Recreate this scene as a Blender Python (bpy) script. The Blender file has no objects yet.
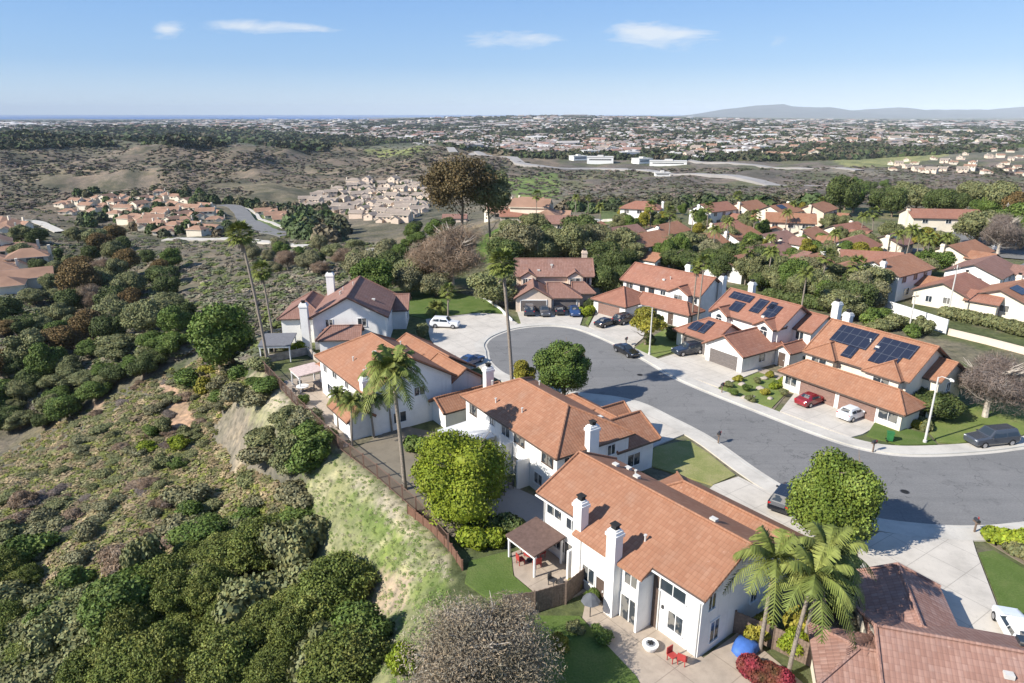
import bpy, math, random
import numpy as np
from mathutils import Vector, Matrix
R = math.radians
rnd = random.Random(7)
scene = bpy.context.scene
COL = scene.collection

# ------------------------------------------------------------------ camera
F_PX, CX, CY, CAM_H = 683.0, 512.0, 341.5, 34.0
SN = 227.5 / math.hypot(227.5, F_PX); CS = F_PX / math.hypot(227.5, F_PX)
cam = bpy.data.objects.new('camera', bpy.data.cameras.new('camera')); COL.objects.link(cam)
cam.location = (0, 0, CAM_H); cam.rotation_euler = (math.pi/2 - math.asin(SN), 0, 0)
cam.data.sensor_width = 36; cam.data.lens = 24.0; cam.data.clip_start = 0.5; cam.data.clip_end = 200000
scene.camera = cam

def g(x, y, z=0.0):
    u = (x-CX)/F_PX; v = (y-CY)/F_PX
    t = (CAM_H-z)/(SN+v*CS)
    return (u*t, t*(CS-v*SN))
def ray_z(py, d):
    v = (py-CY)/F_PX
    return CAM_H - d*(SN+v*CS)/(CS-v*SN)
def ray_x(px, py, d):
    v = (py-CY)/F_PX
    return d*((px-CX)/F_PX)/(CS-v*SN)
def project(X, Y, Z):
    d = Y*CS-(Z-CAM_H)*SN
    return CX+F_PX*X/d, CY-F_PX*((Z-CAM_H)*CS+Y*SN)/d

# ------------------------------------------------------------------ noise
def vnoise(x, y, seed=0):
    xi = np.floor(x).astype(np.int64); yi = np.floor(y).astype(np.int64)
    xf = x-xi; yf = y-yi
    def hsh(a, b):
        n = (a*374761393 + b*668265263 + seed*1274126177) & 0x7fffffff
        n = ((n ^ (n >> 13))*1274126177) & 0x7fffffff
        return ((n ^ (n >> 16)) & 0xffff)/65535.0
    sx = xf*xf*(3-2*xf); sy = yf*yf*(3-2*yf)
    a = hsh(xi, yi); b = hsh(xi+1, yi); c = hsh(xi, yi+1); d = hsh(xi+1, yi+1)
    return (a*(1-sx)+b*sx)*(1-sy)+(c*(1-sx)+d*sx)*sy
def fbm(x, y, seed=0, o=4):
    s = 0; a = .5
    for i in range(o):
        s = s+a*vnoise(x*2**i, y*2**i, seed+i*17); a *= .5
    return s
def smooth(a, b, x):
    t = np.clip((x-a)/(b-a), 0, 1); return t*t*(3-2*t)
def in_poly(x, y, poly):
    x = np.asarray(x, float); y = np.asarray(y, float)
    c = np.zeros(x.shape, bool); n = len(poly)
    for i in range(n):
        x1, y1 = poly[i]; x2, y2 = poly[(i+1) % n]
        if y1 == y2: continue
        m = ((y1 > y) != (y2 > y)) & (x < (x2-x1)*(y-y1)/(y2-y1)+x1)
        c ^= m
    return c
def poly_dist(x, y, poly, closed=True):
    d = np.full(np.shape(x), 1e9); n = len(poly)
    for i in range(n if closed else n-1):
        x1, y1 = poly[i]; x2, y2 = poly[(i+1) % n]
        dx, dy = x2-x1, y2-y1
        t = np.clip(((x-x1)*dx+(y-y1)*dy)/(dx*dx+dy*dy+1e-9), 0, 1)
        d = np.minimum(d, np.hypot(x-x1-t*dx, y-y1-t*dy))
    return d

# ------------------------------------------------------------------ terrain
PLATEAU = [(-36,93),(-26.5,76.5),(-19,66),(-13.6,59.6),(-9,53.4),(-5.4,47.4),(-4.6,44),(-5.5,36),(-8,15),(-4,-30),(120,-30),
           (170,40),(230,150),(210,270),(110,285),(50,262),(22,215),(-2,165),(-16,150),(-30,128),(-37,108)]
CTRL = []   # world X, Y, Z
for px, py, d in [
    (0,683,50),(0,560,66),(0,480,84),(100,683,47),(100,560,62),(100,480,80),(100,408,110),
    (200,683,44.5),(200,560,60),(200,480,77),(200,400,99),(212,352,116),(300,683,41),(300,600,51),(300,520,64),(300,450,77.5),
    (400,683,39),(400,600,48),(400,540,57),(460,683,36),
    (0,400,172),(0,350,188),(0,300,235),(0,260,305),(0,215,480),(0,200,650),(0,175,950),(0,150,1300),(0,139,1480),
    (100,370,172),(100,330,212),(100,280,272),(100,240,400),(100,215,520),(100,200,640),(100,180,850),(100,160,1150),(100,142,1480),
    (200,330,172),(200,300,215),(200,270,270),(200,245,360),(200,220,480),(200,195,680),(200,170,1000),(240,150,1400),
    (300,290,205),(300,260,280),(300,240,370),(300,215,560),(300,190,750),(300,168,1080),(310,157,1350),
    (370,285,172),(400,265,230),(400,250,300),(400,225,430),(400,200,640),(400,180,850),(400,160,1200),
    (500,240,215),(500,218,300),(520,198,560),(550,178,920),(500,160,1200),
    (600,193,540),(750,187,680),(900,187,700),(1024,190,680),(700,167,1050),(900,166,1050),(1024,168,1050),
    (850,152,1500),(600,158,1300),(1024,152,1500),(1300,187,700),(-300,187,900),(-300,215,480),(-300,300,235)]:
    CTRL.append((ray_x(px, py, d), d, ray_z(py, d)))
CTRL += [(-85,106,-27),(-100,130,-38),(-70,140,-33),(-52,150,-27),(-140,110,-34),(-200,150,-30),(-60,128,-20),(-44,128,-10),(-95,85,-17),(-110,60,-20),
         (-60,20,-18),(-30,10,-13),(-20,-25,-12),(-100,-20,-22),(-12,25,-6),(-200,50,-25),
         (0,30,0),(60,0,0),(60,80,0),(20,100,0),(0,130,0),(100,120,0),(60,200,-1),(150,200,0),(100,250,0),(180,100,0),(200,0,0),
         (0,172,-3),(30,330,-14),(120,400,-20),(250,400,-16),(400,350,-14),
         (-1500,2000,-48),(-600,2000,-52),(0,2000,-50),(600,2000,-48),(1500,2000,-44),
         (-2600,3000,-50),(-1000,3000,-55),(300,3000,-45),(1500,3000,-42),(2600,3000,-44),
         (-4500,5500,-52),(-2000,5500,-55),(0,5500,-30),(2000,5500,-42),(4500,5500,-44),
         (-7000,8500,-60),(-3000,8500,-60),(0,8000,2),(1700,8000,4),(4000,8500,-40),(8000,8500,-42),
         (-10000,12500,-66),(-4000,12500,-66),(-1500,12500,-66),(1500,12500,0),(5000,13000,-40),(10000,13000,-42)]
# the far hill-town skyline beyond the freeway
CTRL += [(ray_x(300,131,3600),3600,ray_z(131,3600)),(ray_x(120,127,4200),4200,ray_z(127,4200)),(ray_x(640,122,4500),4500,ray_z(121,4500)),
         (ray_x(500,117,7000),7000,ray_z(116,7000)),(ray_x(620,122,6500),6500,ray_z(118,6500))]
CTRL = np.array(CTRL)
def warp(X, Y):
    w = np.maximum(Y+60.0, 5.0)
    return X/w*1.6, np.log(w)
cu, cv = warp(CTRL[:,0], CTRL[:,1])
def tps(r2): return 0.5*r2*np.log(r2+1e-9)
N = len(CTRL)
K = tps((cu[:,None]-cu[None])**2+(cv[:,None]-cv[None])**2)+np.eye(N)*2e-4
Pm = np.stack([np.ones(N), cu, cv], 1)
A = np.zeros((N+3, N+3)); A[:N,:N] = K; A[:N,N:] = Pm; A[N:,:N] = Pm.T
sol = np.linalg.solve(A, np.concatenate([CTRL[:,2], [0,0,0]]))
def h_raw(X, Y):
    u, v = warp(X, Y); z = sol[N]+sol[N+1]*u+sol[N+2]*v
    for i in range(N):
        z = z+sol[i]*tps((u-cu[i])**2+(v-cv[i])**2)
    inside = in_poly(X, Y, PLATEAU); d = poly_dist(X, Y, PLATEAU)
    sd = np.where(inside, -d, d)
    nat = smooth(0, 12, sd)
    D = np.hypot(X, Y)
    n = (fbm(X/14, Y/14, 3)-.47)*2.6*smooth(0,30,sd) + (fbm(X/3.1, Y/3.1, 9)-.47)*0.8*np.clip(1.3-D/300,0,1)
    n = n+(fbm(X/90, Y/90, 5)-.47)*18*smooth(150, 900, D)*(1-smooth(3000,6000,D))+((.5-np.abs(fbm(X/260, Y/260, 15)-.47)*4)*26)*smooth(560, 1000, D)*(1-smooth(1500,2200,D))*smooth(200,-150,X)+(fbm(X/500, Y/500, 6)-.47)*36*smooth(2200, 5000, D)*(1-smooth(9000,12000,D)*.6)
    plat = -0.015*np.maximum(0, Y-150)
    k = smooth(0, 9, sd)
    return plat*(1-k)+(z+n*nat)*k
NU, NV = 620, 760
UU = np.linspace(-2.6, 2.6, NU); LL = np.concatenate([np.linspace(math.log(28), math.log(900), 560)[:-1], np.linspace(math.log(900), math.log(24000), 201)])
NV = len(LL)
gu, gl = np.meshgrid(UU, LL)
GY = np.exp(gl)-60; GX = gu/1.6*(GY+60)
GZ = h_raw(GX, GY)
def hgt(X, Y):
    X = np.asarray(X, float); Y = np.asarray(Y, float)
    u, v = warp(X, Y)
    fu = np.clip((u+2.6)/5.2*(NU-1), 0, NU-1.001); fv = np.interp(v, LL, np.arange(NV)); fv = np.clip(fv, 0, NV-1.001)
    i = fu.astype(int); j = fv.astype(int); a = fu-i; b = fv-j
    return (GZ[j,i]*(1-a)+GZ[j,i+1]*a)*(1-b)+(GZ[j+1,i]*(1-a)+GZ[j+1,i+1]*a)*b
def at(px, py):
    """first hit of the terrain along the sight line through photo pixel px, py"""
    px = np.atleast_1d(np.asarray(px, float)); py = np.atleast_1d(np.asarray(py, float))
    u = (px-CX)/F_PX; v = (py-CY)/F_PX
    dx, dy, dz = u, CS-v*SN, -SN-v*CS
    ts = np.geomspace(25, 16000, 600); lo = np.full(px.shape, 25.0); hi = np.full(px.shape, np.nan); done = np.zeros(px.shape, bool); prev = 25.0
    for t in ts:
        below = (CAM_H+dz*t < hgt(dx*t, dy*t)) & ~done
        lo[below] = prev; hi[below] = t; done |= below; prev = t
    hi = np.where(done, hi, 9000); lo = np.where(done, lo, 9000)
    for _ in range(9):
        m = (lo+hi)/2; bl = CAM_H+dz*m < hgt(dx*m, dy*m); hi = np.where(bl, m, hi); lo = np.where(bl, lo, m)
    hit = (lo+hi)/2
    hit = np.where(done, hit, 9000)
    X = dx*hit; Y = dy*hit
    return X, Y, hgt(X, Y)
def at1(px, py):
    X, Y, Z = at(px, py); return float(X[0]), float(Y[0]), float(Z[0])

# ------------------------------------------------------------------ object helpers
def tag(o, label=None, cat=None, group=None, kind=None):
    if label: o['label'] = label
    if cat: o['category'] = cat
    if group: o['group'] = group
    if kind: o['kind'] = kind
    return o
def empty(name, loc, rz=0, **kw):
    o = bpy.data.objects.new(name, None); COL.objects.link(o); o.location = loc; o.rotation_euler = (0, 0, rz)
    o.empty_display_size = .5
    return tag(o, **kw)
def link(name, me, parent=None, loc=None, rz=0):
    o = bpy.data.objects.new(name, me); COL.objects.link(o)
    if parent: o.parent = parent
    if loc is not None: o.location = loc
    o.rotation_euler = (0, 0, rz)
    return o
def copy_tree(o, parent=None):
    c = o.copy(); COL.objects.link(c); c.parent = parent
    for ch in o.children: copy_tree(ch, c)
    return c
def np_mesh(name, V, Fc, mat, tint=None, k=4, smoothed=False):
    """V (n,3), Fc (m,k)"""
    me = bpy.data.meshes.new(name)
    V = np.asarray(V, np.float32); Fc = np.asarray(Fc, np.int32)
    me.vertices.add(len(V)); me.vertices.foreach_set('co', V.ravel())
    me.loops.add(Fc.size); me.loops.foreach_set('vertex_index', Fc.ravel())
    me.polygons.add(len(Fc)); me.polygons.foreach_set('loop_start', np.arange(0, Fc.size, Fc.shape[1], dtype=np.int32))
    me.update(calc_edges=True)
    if smoothed: me.polygons.foreach_set('use_smooth', np.ones(len(Fc), bool))
    if tint is not None:
        a = me.attributes.new('tint', 'FLOAT_COLOR', 'POINT')
        t = np.asarray(tint, np.float32)
        if t.ndim == 1: t = np.stack([t]*3, 1)
        a.data.foreach_set('color', np.concatenate([t, np.ones((len(t),1), np.float32)], 1).ravel())
    if mat: me.materials.append(mat)
    return me
class MB:
    """collects polygons of one mesh"""
    def __init__(s): s.v = []; s.f = []; s.m = []
    def poly(s, pts, m=0):
        b = len(s.v); s.v += [tuple(p) for p in pts]; s.f.append(list(range(b, b+len(pts)))); s.m.append(m)
    def box(s, x0, x1, y0, y1, z0, z1, m=0, M=None):
        b = len(s.v)
        P = [(x0,y0,z0),(x1,y0,z0),(x1,y1,z0),(x0,y1,z0),(x0,y0,z1),(x1,y0,z1),(x1,y1,z1),(x0,y1,z1)]
        if M is not None: P = [tuple(M @ Vector(p)) for p in P]
        s.v += P
        for f in ((0,3,2,1),(4,5,6,7),(0,1,5,4),(1,2,6,5),(2,3,7,6),(3,0,4,7)):
            s.f.append([b+i for i in f]); s.m.append(m)
    def tube(s, pts, rad, n=8, m=0, cap=True):
        pts = [Vector(p) for p in pts]; rings = []
        for i, p in enumerate(pts):
            d = (pts[min(i+1, len(pts)-1)]-pts[max(i-1, 0)]).normalized()
            a = d.orthogonal().normalized() if i == 0 else (pa - d*pa.dot(d)).normalized()
            pa = a; bb = d.cross(a); r = rad[i] if hasattr(rad, '__len__') else rad
            b0 = len(s.v); rings.append(b0)
            for k in range(n):
                t = 2*math.pi*k/n; s.v.append(tuple(p+a*math.cos(t)*r+bb*math.sin(t)*r))
        for i in range(len(rings)-1):
            for k in range(n):
                s.f.append([rings[i]+k, rings[i]+(k+1) % n, rings[i+1]+(k+1) % n, rings[i+1]+k]); s.m.append(m)
        if cap:
            s.f.append([rings[0]+k for k in reversed(range(n))]); s.m.append(m)
            s.f.append([rings[-1]+k for k in range(n)]); s.m.append(m)
    def disc(s, x, y, z0, z1, r0, r1, n=16, m=0): s.tube([(x,y,z0),(x,y,z1)], [r0,r1], n, m)
    def mesh(s, name, mats, smoothed=False, uv=False):
        me = bpy.data.meshes.new(name); me.from_pydata(s.v, [], s.f)
        for m in (mats if isinstance(mats, (list, tuple)) else [mats]): me.materials.append(m)
        me.polygons.foreach_set('material_index', s.m)
        if smoothed: me.polygons.foreach_set('use_smooth', [True]*len(s.f))
        if uv:
            uvl = me.uv_layers.new(name='UVMap')
            for p in me.polygons:
                n = p.normal; h = Vector((0,0,1)).cross(n)
                if h.length < 1e-3: h = Vector((1,0,0))
                h.normalize(); w = n.cross(h)
                for li in p.loop_indices:
                    c = me.vertices[me.loops[li].vertex_index].co
                    uvl.data[li].uv = (c.dot(h), c.dot(w))
        me.update(); return me
    def build(s, name, mats, parent=None, loc=None, rz=0, **kw): return link(name, s.mesh(name, mats, **kw), parent, loc, rz)

# ------------------------------------------------------------------ materials
MATS = {}
class NT:
    def __init__(s, name, rough=.85, spec=.25):
        s.m = bpy.data.materials.new(name); s.m.use_nodes = True; s.t = s.m.node_tree; s.n = s.t.nodes; s.l = s.t.links
        s.b = s.n['Principled BSDF']; s.b.inputs['Roughness'].default_value = rough; s.b.inputs['Specular IOR Level'].default_value = spec
        MATS[name] = s.m
    def node(s, t, **kw):
        n = s.n.new(t)
        for k, v in kw.items():
            if k.startswith('_'): setattr(n, k[1:], v)
            else: n.inputs[k.replace('__', ' ')].default_value = v
        return n
    def lk(s, a, b): s.l.new(a, b)
    def coord(s, which='Object'): return s.node('ShaderNodeTexCoord').outputs[which]
    def geo(s): return s.node('ShaderNodeNewGeometry').outputs['Position']
    def noise(s, co, scale, detail=4, rough=.6):
        n = s.node('ShaderNodeTexNoise', Scale=scale, Detail=detail, Roughness=rough); s.lk(co, n.inputs['Vector']); return n.outputs['Fac']
    def ramp(s, fac, stops):
        n = s.node('ShaderNodeValToRGB'); e = n.color_ramp.elements
        while len(e) < len(stops): e.new(.5)
        for i, (p, c) in enumerate(stops):
            e[i].position = p; e[i].color = (*c, 1)
        s.lk(fac, n.inputs['Fac']); return n.outputs['Color']
    def mix(s, fac, a, b, mode='MIX'):
        n = s.node('ShaderNodeMix', _data_type='RGBA', _blend_type=mode)
        for sock, v in ((n.inputs[0], fac), (n.inputs[6], a), (n.inputs[7], b)):
            if hasattr(v, 'is_output'): s.lk(v, sock)
            elif isinstance(v, tuple): sock.default_value = (*v, 1)
            else: sock.default_value = v
        return n.outputs[2]
    def math(s, op, a, b=0.0):
        n = s.node('ShaderNodeMath', _operation=op)
        for i, v in ((0, a), (1, b)):
            if hasattr(v, 'is_output'): s.lk(v, n.inputs[i])
            else: n.inputs[i].default_value = v
        return n.outputs[0]
    def color(s, c):
        if isinstance(c, tuple): s.b.inputs['Base Color'].default_value = (*c, 1)
        else: s.lk(c, s.b.inputs['Base Color'])
    def bump(s, h, strength=.4, dist=.1):
        n = s.node('ShaderNodeBump', Strength=strength, Distance=dist); s.lk(h, n.inputs['Height']); s.lk(n.outputs[0], s.b.inputs['Normal'])
def plain(name, c, rough=.6, spec=.3, var=.15, scale=3.0, metal=0):
    if name in MATS: return MATS[name]
    t = NT(name, rough, spec); co = t.coord(); f = t.noise(co, scale, 5)
    lo = tuple(x*(1-var) for x in c); hi = tuple(min(1, x*(1+var)) for x in c)
    t.color(t.ramp(f, [(.3, lo), (.7, hi)])); t.b.inputs['Metallic'].default_value = metal
    return t.m
def stucco(name, c):
    t = NT(name, .9, .15); co = t.coord(); f = t.noise(co, .35, 6, .65); f2 = t.noise(co, 14, 3)
    col = t.ramp(f, [(.25, tuple(x*.80 for x in c)), (.5, c), (.8, tuple(min(.9, x*1.05) for x in c))])
    sep = t.node('ShaderNodeSeparateXYZ'); t.lk(co, sep.inputs[0])
    mp = t.node('ShaderNodeMapping'); mp.inputs['Scale'].default_value = (2.2, 2.2, .15); t.lk(co, mp.inputs[0])
    st = t.noise(mp.outputs[0], 1.0, 4); col = t.mix(t.math('MULTIPLY', t.math('GREATER_THAN', st, .62), .16), col, tuple(x*.55 for x in c))
    t.color(col); t.bump(f2, .25, .03); return t.m
def tile(name, c1, c2, c3, dirt=.35):
    t = NT(name, .8, .2); uv = t.coord('UV'); ob = t.coord()
    sep = t.node('ShaderNodeSeparateXYZ'); t.lk(uv, sep.inputs[0])
    u = t.math('DIVIDE', sep.outputs[0], .30); v = t.math('DIVIDE', sep.outputs[1], .40)
    fu = t.math('FLOOR', u); fv = t.math('FLOOR', v)
    cb = t.node('ShaderNodeCombineXYZ'); t.lk(fu, cb.inputs[0]); t.lk(fv, cb.inputs[1])
    wn = t.node('ShaderNodeTexWhiteNoise', _noise_dimensions='2D'); t.lk(cb.outputs[0], wn.inputs['Vector'])
    col = t.ramp(wn.outputs['Value'], [(0, c1), (.5, c2), (1, c3)])
    big = t.noise(ob, .28, 5, .7)
    col = t.mix(t.math('MULTIPLY', t.ramp(big, [(.42, (0,0,0)), (.68, (1,1,1))]), dirt), col, tuple(x*.55 for x in c1))
    big2 = t.noise(ob, .55, 3, .6)
    col = t.mix(t.math('MULTIPLY', t.ramp(big2, [(.55, (0,0,0)), (.75, (1,1,1))]), .30), col, (min(1,c3[0]*1.25), c3[1]*1.6, c3[2]*1.9))
    sm = t.noise(ob, 1.3, 3, .6)
    col = t.mix(t.math('MULTIPLY', t.ramp(sm, [(.70, (0,0,0)), (.74, (1,1,1))]), .35), col, (.60,.42,.34))
    rib = t.math('ABSOLUTE', t.math('SUBTRACT', t.math('FRACT', u), .5)); edge = t.math('LESS_THAN', t.math('FRACT', v), .14)
    col = t.mix(t.math('MULTIPLY', t.math('GREATER_THAN', rib, .40), .30), col, tuple(x*.4 for x in c1))
    col = t.mix(t.math('MULTIPLY', edge, .25), col, tuple(x*.4 for x in c1))
    oi = t.node('ShaderNodeObjectInfo'); 
    col = t.mix(t.math('MULTIPLY', oi.outputs['Random'], .3), col, tuple(x*.75 for x in c2))
    t.color(col)
    hh = t.math('ADD', t.math('MULTIPLY', rib, -1.0), t.math('MULTIPLY', t.math('FRACT', v), -.5)); t.bump(hh, .5, .06); return t.m
def foliage(name, a, b, c, trans=.0):
    t = NT(name, .65, .2); at_ = t.node('ShaderNodeAttribute', _attribute_name='tint')
    f = t.noise(t.geo(), .35, 3); oi = t.node('ShaderNodeObjectInfo')
    col = t.ramp(f, [(.3, a), (.5, b), (.7, c)])
    col = t.mix(t.math('MULTIPLY', oi.outputs['Random'], .45), col, tuple((x+y)/2*.8 for x, y in zip(a, (b[0]*1.1, b[1]*.9, b[2]))))
    col = t.mix(1.0, col, at_.outputs['Color'], 'MULTIPLY')
    t.color(col)
    return t.m
M_tile = tile('terracotta_tile', (.325,.152,.088), (.355,.175,.103), (.385,.20,.122), .48)
M_tile2 = tile('brown_tile', (.25,.135,.10), (.28,.155,.12), (.31,.18,.14), .4)
M_tile3 = tile('red_tile', (.30,.138,.092), (.33,.155,.105), (.36,.18,.122), .42)
M_tilef = plain('far_tile', (.31,.185,.125), .85, .2, .25, .12)
M_tilep = plain('far_pale_tile', (.30,.245,.20), .85, .2, .22, .12)
M_white = stucco('white_stucco', (.80,.78,.74)); M_cream = stucco('cream_stucco', (.74,.66,.53)); M_peach = stucco('peach_stucco', (.68,.55,.44))
M_trim = plain('white_trim', (.78,.77,.74), .5, .4, .05); M_dark = plain('dark_trim', (.10,.07,.055), .6, .3, .2)
M_brownwood = plain('garage_brown', (.24,.15,.12), .6, .3, .12); M_greyw = plain('garage_grey', (.15,.13,.12), .6, .3, .15)
tg = NT('window_glass', .08, .6); oi_ = tg.node('ShaderNodeObjectInfo'); nz_ = tg.noise(tg.coord(), 1.1, 2)
tg.color(tg.mix(tg.math('MULTIPLY', tg.math('GREATER_THAN', oi_.outputs['Random'], .45), tg.ramp(nz_, [(.48,(0,0,0)),(.52,(.9,.9,.9))])), (.03,.04,.05), (.20,.19,.17))); M_glass = tg.m
M_wood = plain('weathered_wood', (.20,.145,.11), .85, .15, .3, 6); M_redwood = plain('red_wood', (.28,.115,.075), .8, .2, .3, 5)
M_metal = plain('dark_metal', (.06,.06,.065), .5, .5, .1, 3, .4); M_pole = plain('pole_concrete', (.55,.53,.49), .8, .2, .12, 4)
M_rubber = plain('tyre_rubber', (.02,.02,.02), .8, .2, .1); M_rim = plain('alloy_rim', (.5,.5,.52), .3, .5, .05, 4, .8)
M_bark = plain('bark', (.22,.17,.13), .9, .1, .3, 5); M_palmbark = plain('palm_bark', (.25,.21,.17), .9, .1, .35, 8)
M_pale = plain('pale_bark', (.48,.42,.35), .9, .1, .25, 3)
M_grey = plain('grey_fabric', (.25,.26,.28), .8, .2, .1); M_red = plain('red_paint', (.38,.05,.045), .5, .3, .1); M_blue = plain('blue_tarp', (.06,.15,.45), .6, .3, .15)
M_lamp = plain('lamp_glass', (.7,.7,.66), .3, .5, .03); M_black = plain('black_soot', (.03,.03,.03), .9, .1, .1)
M_tail = plain('tail_lamp', (.45,.02,.02), .25, .6, .05); M_head = plain('head_lamp', (.75,.76,.78), .15, .7, .03)
M_stone = plain('pale_stone', (.42,.36,.30), .9, .15, .35, 1.4)
def solar():
    t = NT('solar_cells', .25, .6); uv = t.coord('UV'); sep = t.node('ShaderNodeSeparateXYZ'); t.lk(uv, sep.inputs[0])
    a = t.math('LESS_THAN', t.math('FRACT', t.math('DIVIDE', sep.outputs[0], 1.02)), .06); b = t.math('LESS_THAN', t.math('FRACT', t.math('DIVIDE', sep.outputs[1], 1.68)), .04)
    t.color(t.mix(t.math('MAXIMUM', a, b), (.018,.022,.038), (.075,.08,.095))); return t.m
M_solar = solar()

def ground_mat():
    t = NT('ground_cover', .95, .1); at_ = t.node('ShaderNodeAttribute', _attribute_name='tint'); p = t.geo()
    f1 = t.noise(p, .9, 6, .7); f2 = t.noise(p, .11, 5, .65); f3 = t.noise(p, .012, 6, .7)
    m1 = t.ramp(f1, [(.32, (.5,.52,.5)), (.5, (1,1,1)), (.68, (1.4,1.34,1.22))]); m2 = t.ramp(f2, [(.3, (.68,.74,.66)), (.52, (1,1,1)), (.72, (1.35,1.28,1.18))])
    m3 = t.ramp(f3, [(.34, (.62,.68,.62)), (.5, (1,1,1)), (.64, (1.32,1.24,1.14))])
    c = t.mix(1.0, t.mix(1.0, t.mix(1.0, at_.outputs['Color'], m1, 'MULTIPLY'), m2, 'MULTIPLY'), m3, 'MULTIPLY')
    t.color(c); t.bump(f1, .8, .25); return t.m
M_ground = ground_mat()
def asphalt():
    t = NT('asphalt', .9, .2); p = t.geo(); f = t.noise(p, .12, 6, .7); f2 = t.noise(p, 6, 3); f3 = t.noise(p, .5, 4)
    c = t.ramp(f, [(.3, (.165,.161,.155)), (.5, (.20,.194,.185)), (.72, (.235,.226,.214))])
    c = t.mix(.35, c, t.ramp(f2, [(.3, (.10,.10,.10)), (.7, (.24,.24,.235))]))
    v = t.node('ShaderNodeTexVoronoi', Scale=.16, _feature='DISTANCE_TO_EDGE'); dn = t.node('ShaderNodeTexNoise', Scale=.5, Detail=4)
    t.lk(p, dn.inputs['Vector']); vm = t.node('ShaderNodeVectorMath', _operation='ADD'); t.lk(p, vm.inputs[0])
    sc = t.node('ShaderNodeVectorMath', _operation='SCALE'); sc.inputs['Scale'].default_value = 3.0; t.lk(dn.outputs['Color'], sc.inputs[0]); t.lk(sc.outputs[0], vm.inputs[1]); t.lk(vm.outputs[0], v.inputs['Vector'])
    c = t.mix(t.math('MULTIPLY', t.math('LESS_THAN', v.outputs['Distance'], .005), .42), c, (.05,.05,.05))
    c = t.mix(t.math('MULTIPLY', t.ramp(f3, [(.60, (0,0,0)), (.66, (1,1,1))]), .35), c, (.09,.088,.085))
    mp = t.node('ShaderNodeMapping'); mp.inputs['Rotation'].default_value = (0,0,.95); mp.inputs['Scale'].default_value = (.05,.9,1); t.lk(p, mp.inputs[0]); st = t.noise(mp.outputs[0], 1.0, 4)
    c = t.mix(t.math('MULTIPLY', t.ramp(st, [(.45, (0,0,0)), (.65, (1,1,1))]), .28), c, (.12,.12,.118))
    t.color(c); return t.m
M_asphalt = asphalt()
def concrete(name, c, scale=.35, slab=0):
    t = NT(name, .9, .15); p = t.geo(); f = t.noise(p, scale, 6, .65); f2 = t.noise(p, 3.0, 4)
    col = t.ramp(f, [(.3, tuple(x*.80 for x in c)), (.52, c), (.75, tuple(x*1.12 for x in c))])
    col = t.mix(t.math('MULTIPLY', t.ramp(f2, [(.55, (0,0,0)), (.7, (1,1,1))]), .25), col, tuple(x*.6 for x in c))
    if slab:
        mp = t.node('ShaderNodeMapping'); mp.inputs['Rotation'].default_value = (0, 0, slab); t.lk(p, mp.inputs[0]); sp = t.node('ShaderNodeSeparateXYZ'); t.lk(mp.outputs[0], sp.inputs[0])
        a = t.math('LESS_THAN', t.math('FRACT', t.math('DIVIDE', sp.outputs[0], 3.0)), .02); b = t.math('LESS_THAN', t.math('FRACT', t.math('DIVIDE', sp.outputs[1], 3.0)), .02)
        col = t.mix(t.math('MULTIPLY', t.math('MAXIMUM', a, b), .5), col, tuple(x*.4 for x in c))
    t.color(col); return t.m
M_conc = concrete('concrete', (.52,.475,.41), .35, .99); M_walk = concrete('sidewalk_concrete', (.52,.485,.425)); M_patio = concrete('patio_paving', (.40,.33,.26), .8, .9)
M_farroad = concrete('far_road_surface', (.33,.31,.29), .02)
def grass(name, a, b, c):
    t = NT(name, .95, .1); p = t.geo(); f = t.noise(p, .45, 6, .7); f2 = t.noise(p, 7, 3); f3 = t.noise(p, .12, 3)
    col = t.ramp(f, [(.32, a), (.5, b), (.68, c)]); col = t.mix(.35, col, t.ramp(f2, [(.3, tuple(x*.5 for x in a)), (.7, tuple(x*1.3 for x in b))]))
    t.color(col); t.bump(f2, .6, .08); return t.m
M_lawn = grass('lawn', (.11,.16,.04), (.17,.21,.06), (.26,.26,.10)); M_lawn2 = grass('dark_lawn', (.075,.12,.025), (.105,.15,.04), (.15,.175,.06))
M_dry = grass('dry_lawn', (.17,.20,.06), (.26,.26,.10), (.36,.31,.16))
M_mulch = concrete('garden_mulch', (.20,.165,.12), .9)
M_yard = concrete('yard_dirt', (.21,.18,.135), .5)

G_bright = foliage('leaf_bright', (.14,.185,.012), (.20,.25,.02), (.27,.30,.035))
G_lime = foliage('leaf_lime', (.095,.14,.018), (.14,.19,.028), (.19,.235,.05))
G_mid = foliage('leaf_mid', (.065,.105,.018), (.10,.15,.03), (.15,.195,.045))
G_dark = foliage('leaf_dark', (.05,.075,.02), (.08,.105,.03), (.12,.145,.045))
G_olive = foliage('leaf_olive', (.12,.135,.052), (.17,.18,.075), (.225,.225,.105))
G_sage = foliage('leaf_sage', (.145,.14,.07), (.185,.18,.09), (.24,.225,.125))
G_brown = foliage('leaf_brown', (.17,.12,.075), (.25,.18,.12), (.34,.26,.18))
G_rust = foliage('leaf_rust', (.10,.075,.025), (.15,.10,.035), (.20,.13,.05))
G_yellow = foliage('leaf_yellow', (.16,.16,.02), (.24,.22,.03), (.32,.28,.05))
G_red = foliage('leaf_red', (.07,.06,.02), (.24,.025,.045), (.33,.04,.08))
G_palm = foliage('leaf_palm', (.09,.12,.025), (.15,.18,.04), (.22,.23,.06))
G_oak = foliage('leaf_oak', (.085,.115,.022), (.14,.17,.036), (.225,.235,.062))
G_mauve = foliage('leaf_mauve', (.15,.12,.095), (.21,.17,.14), (.28,.235,.19))

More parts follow.
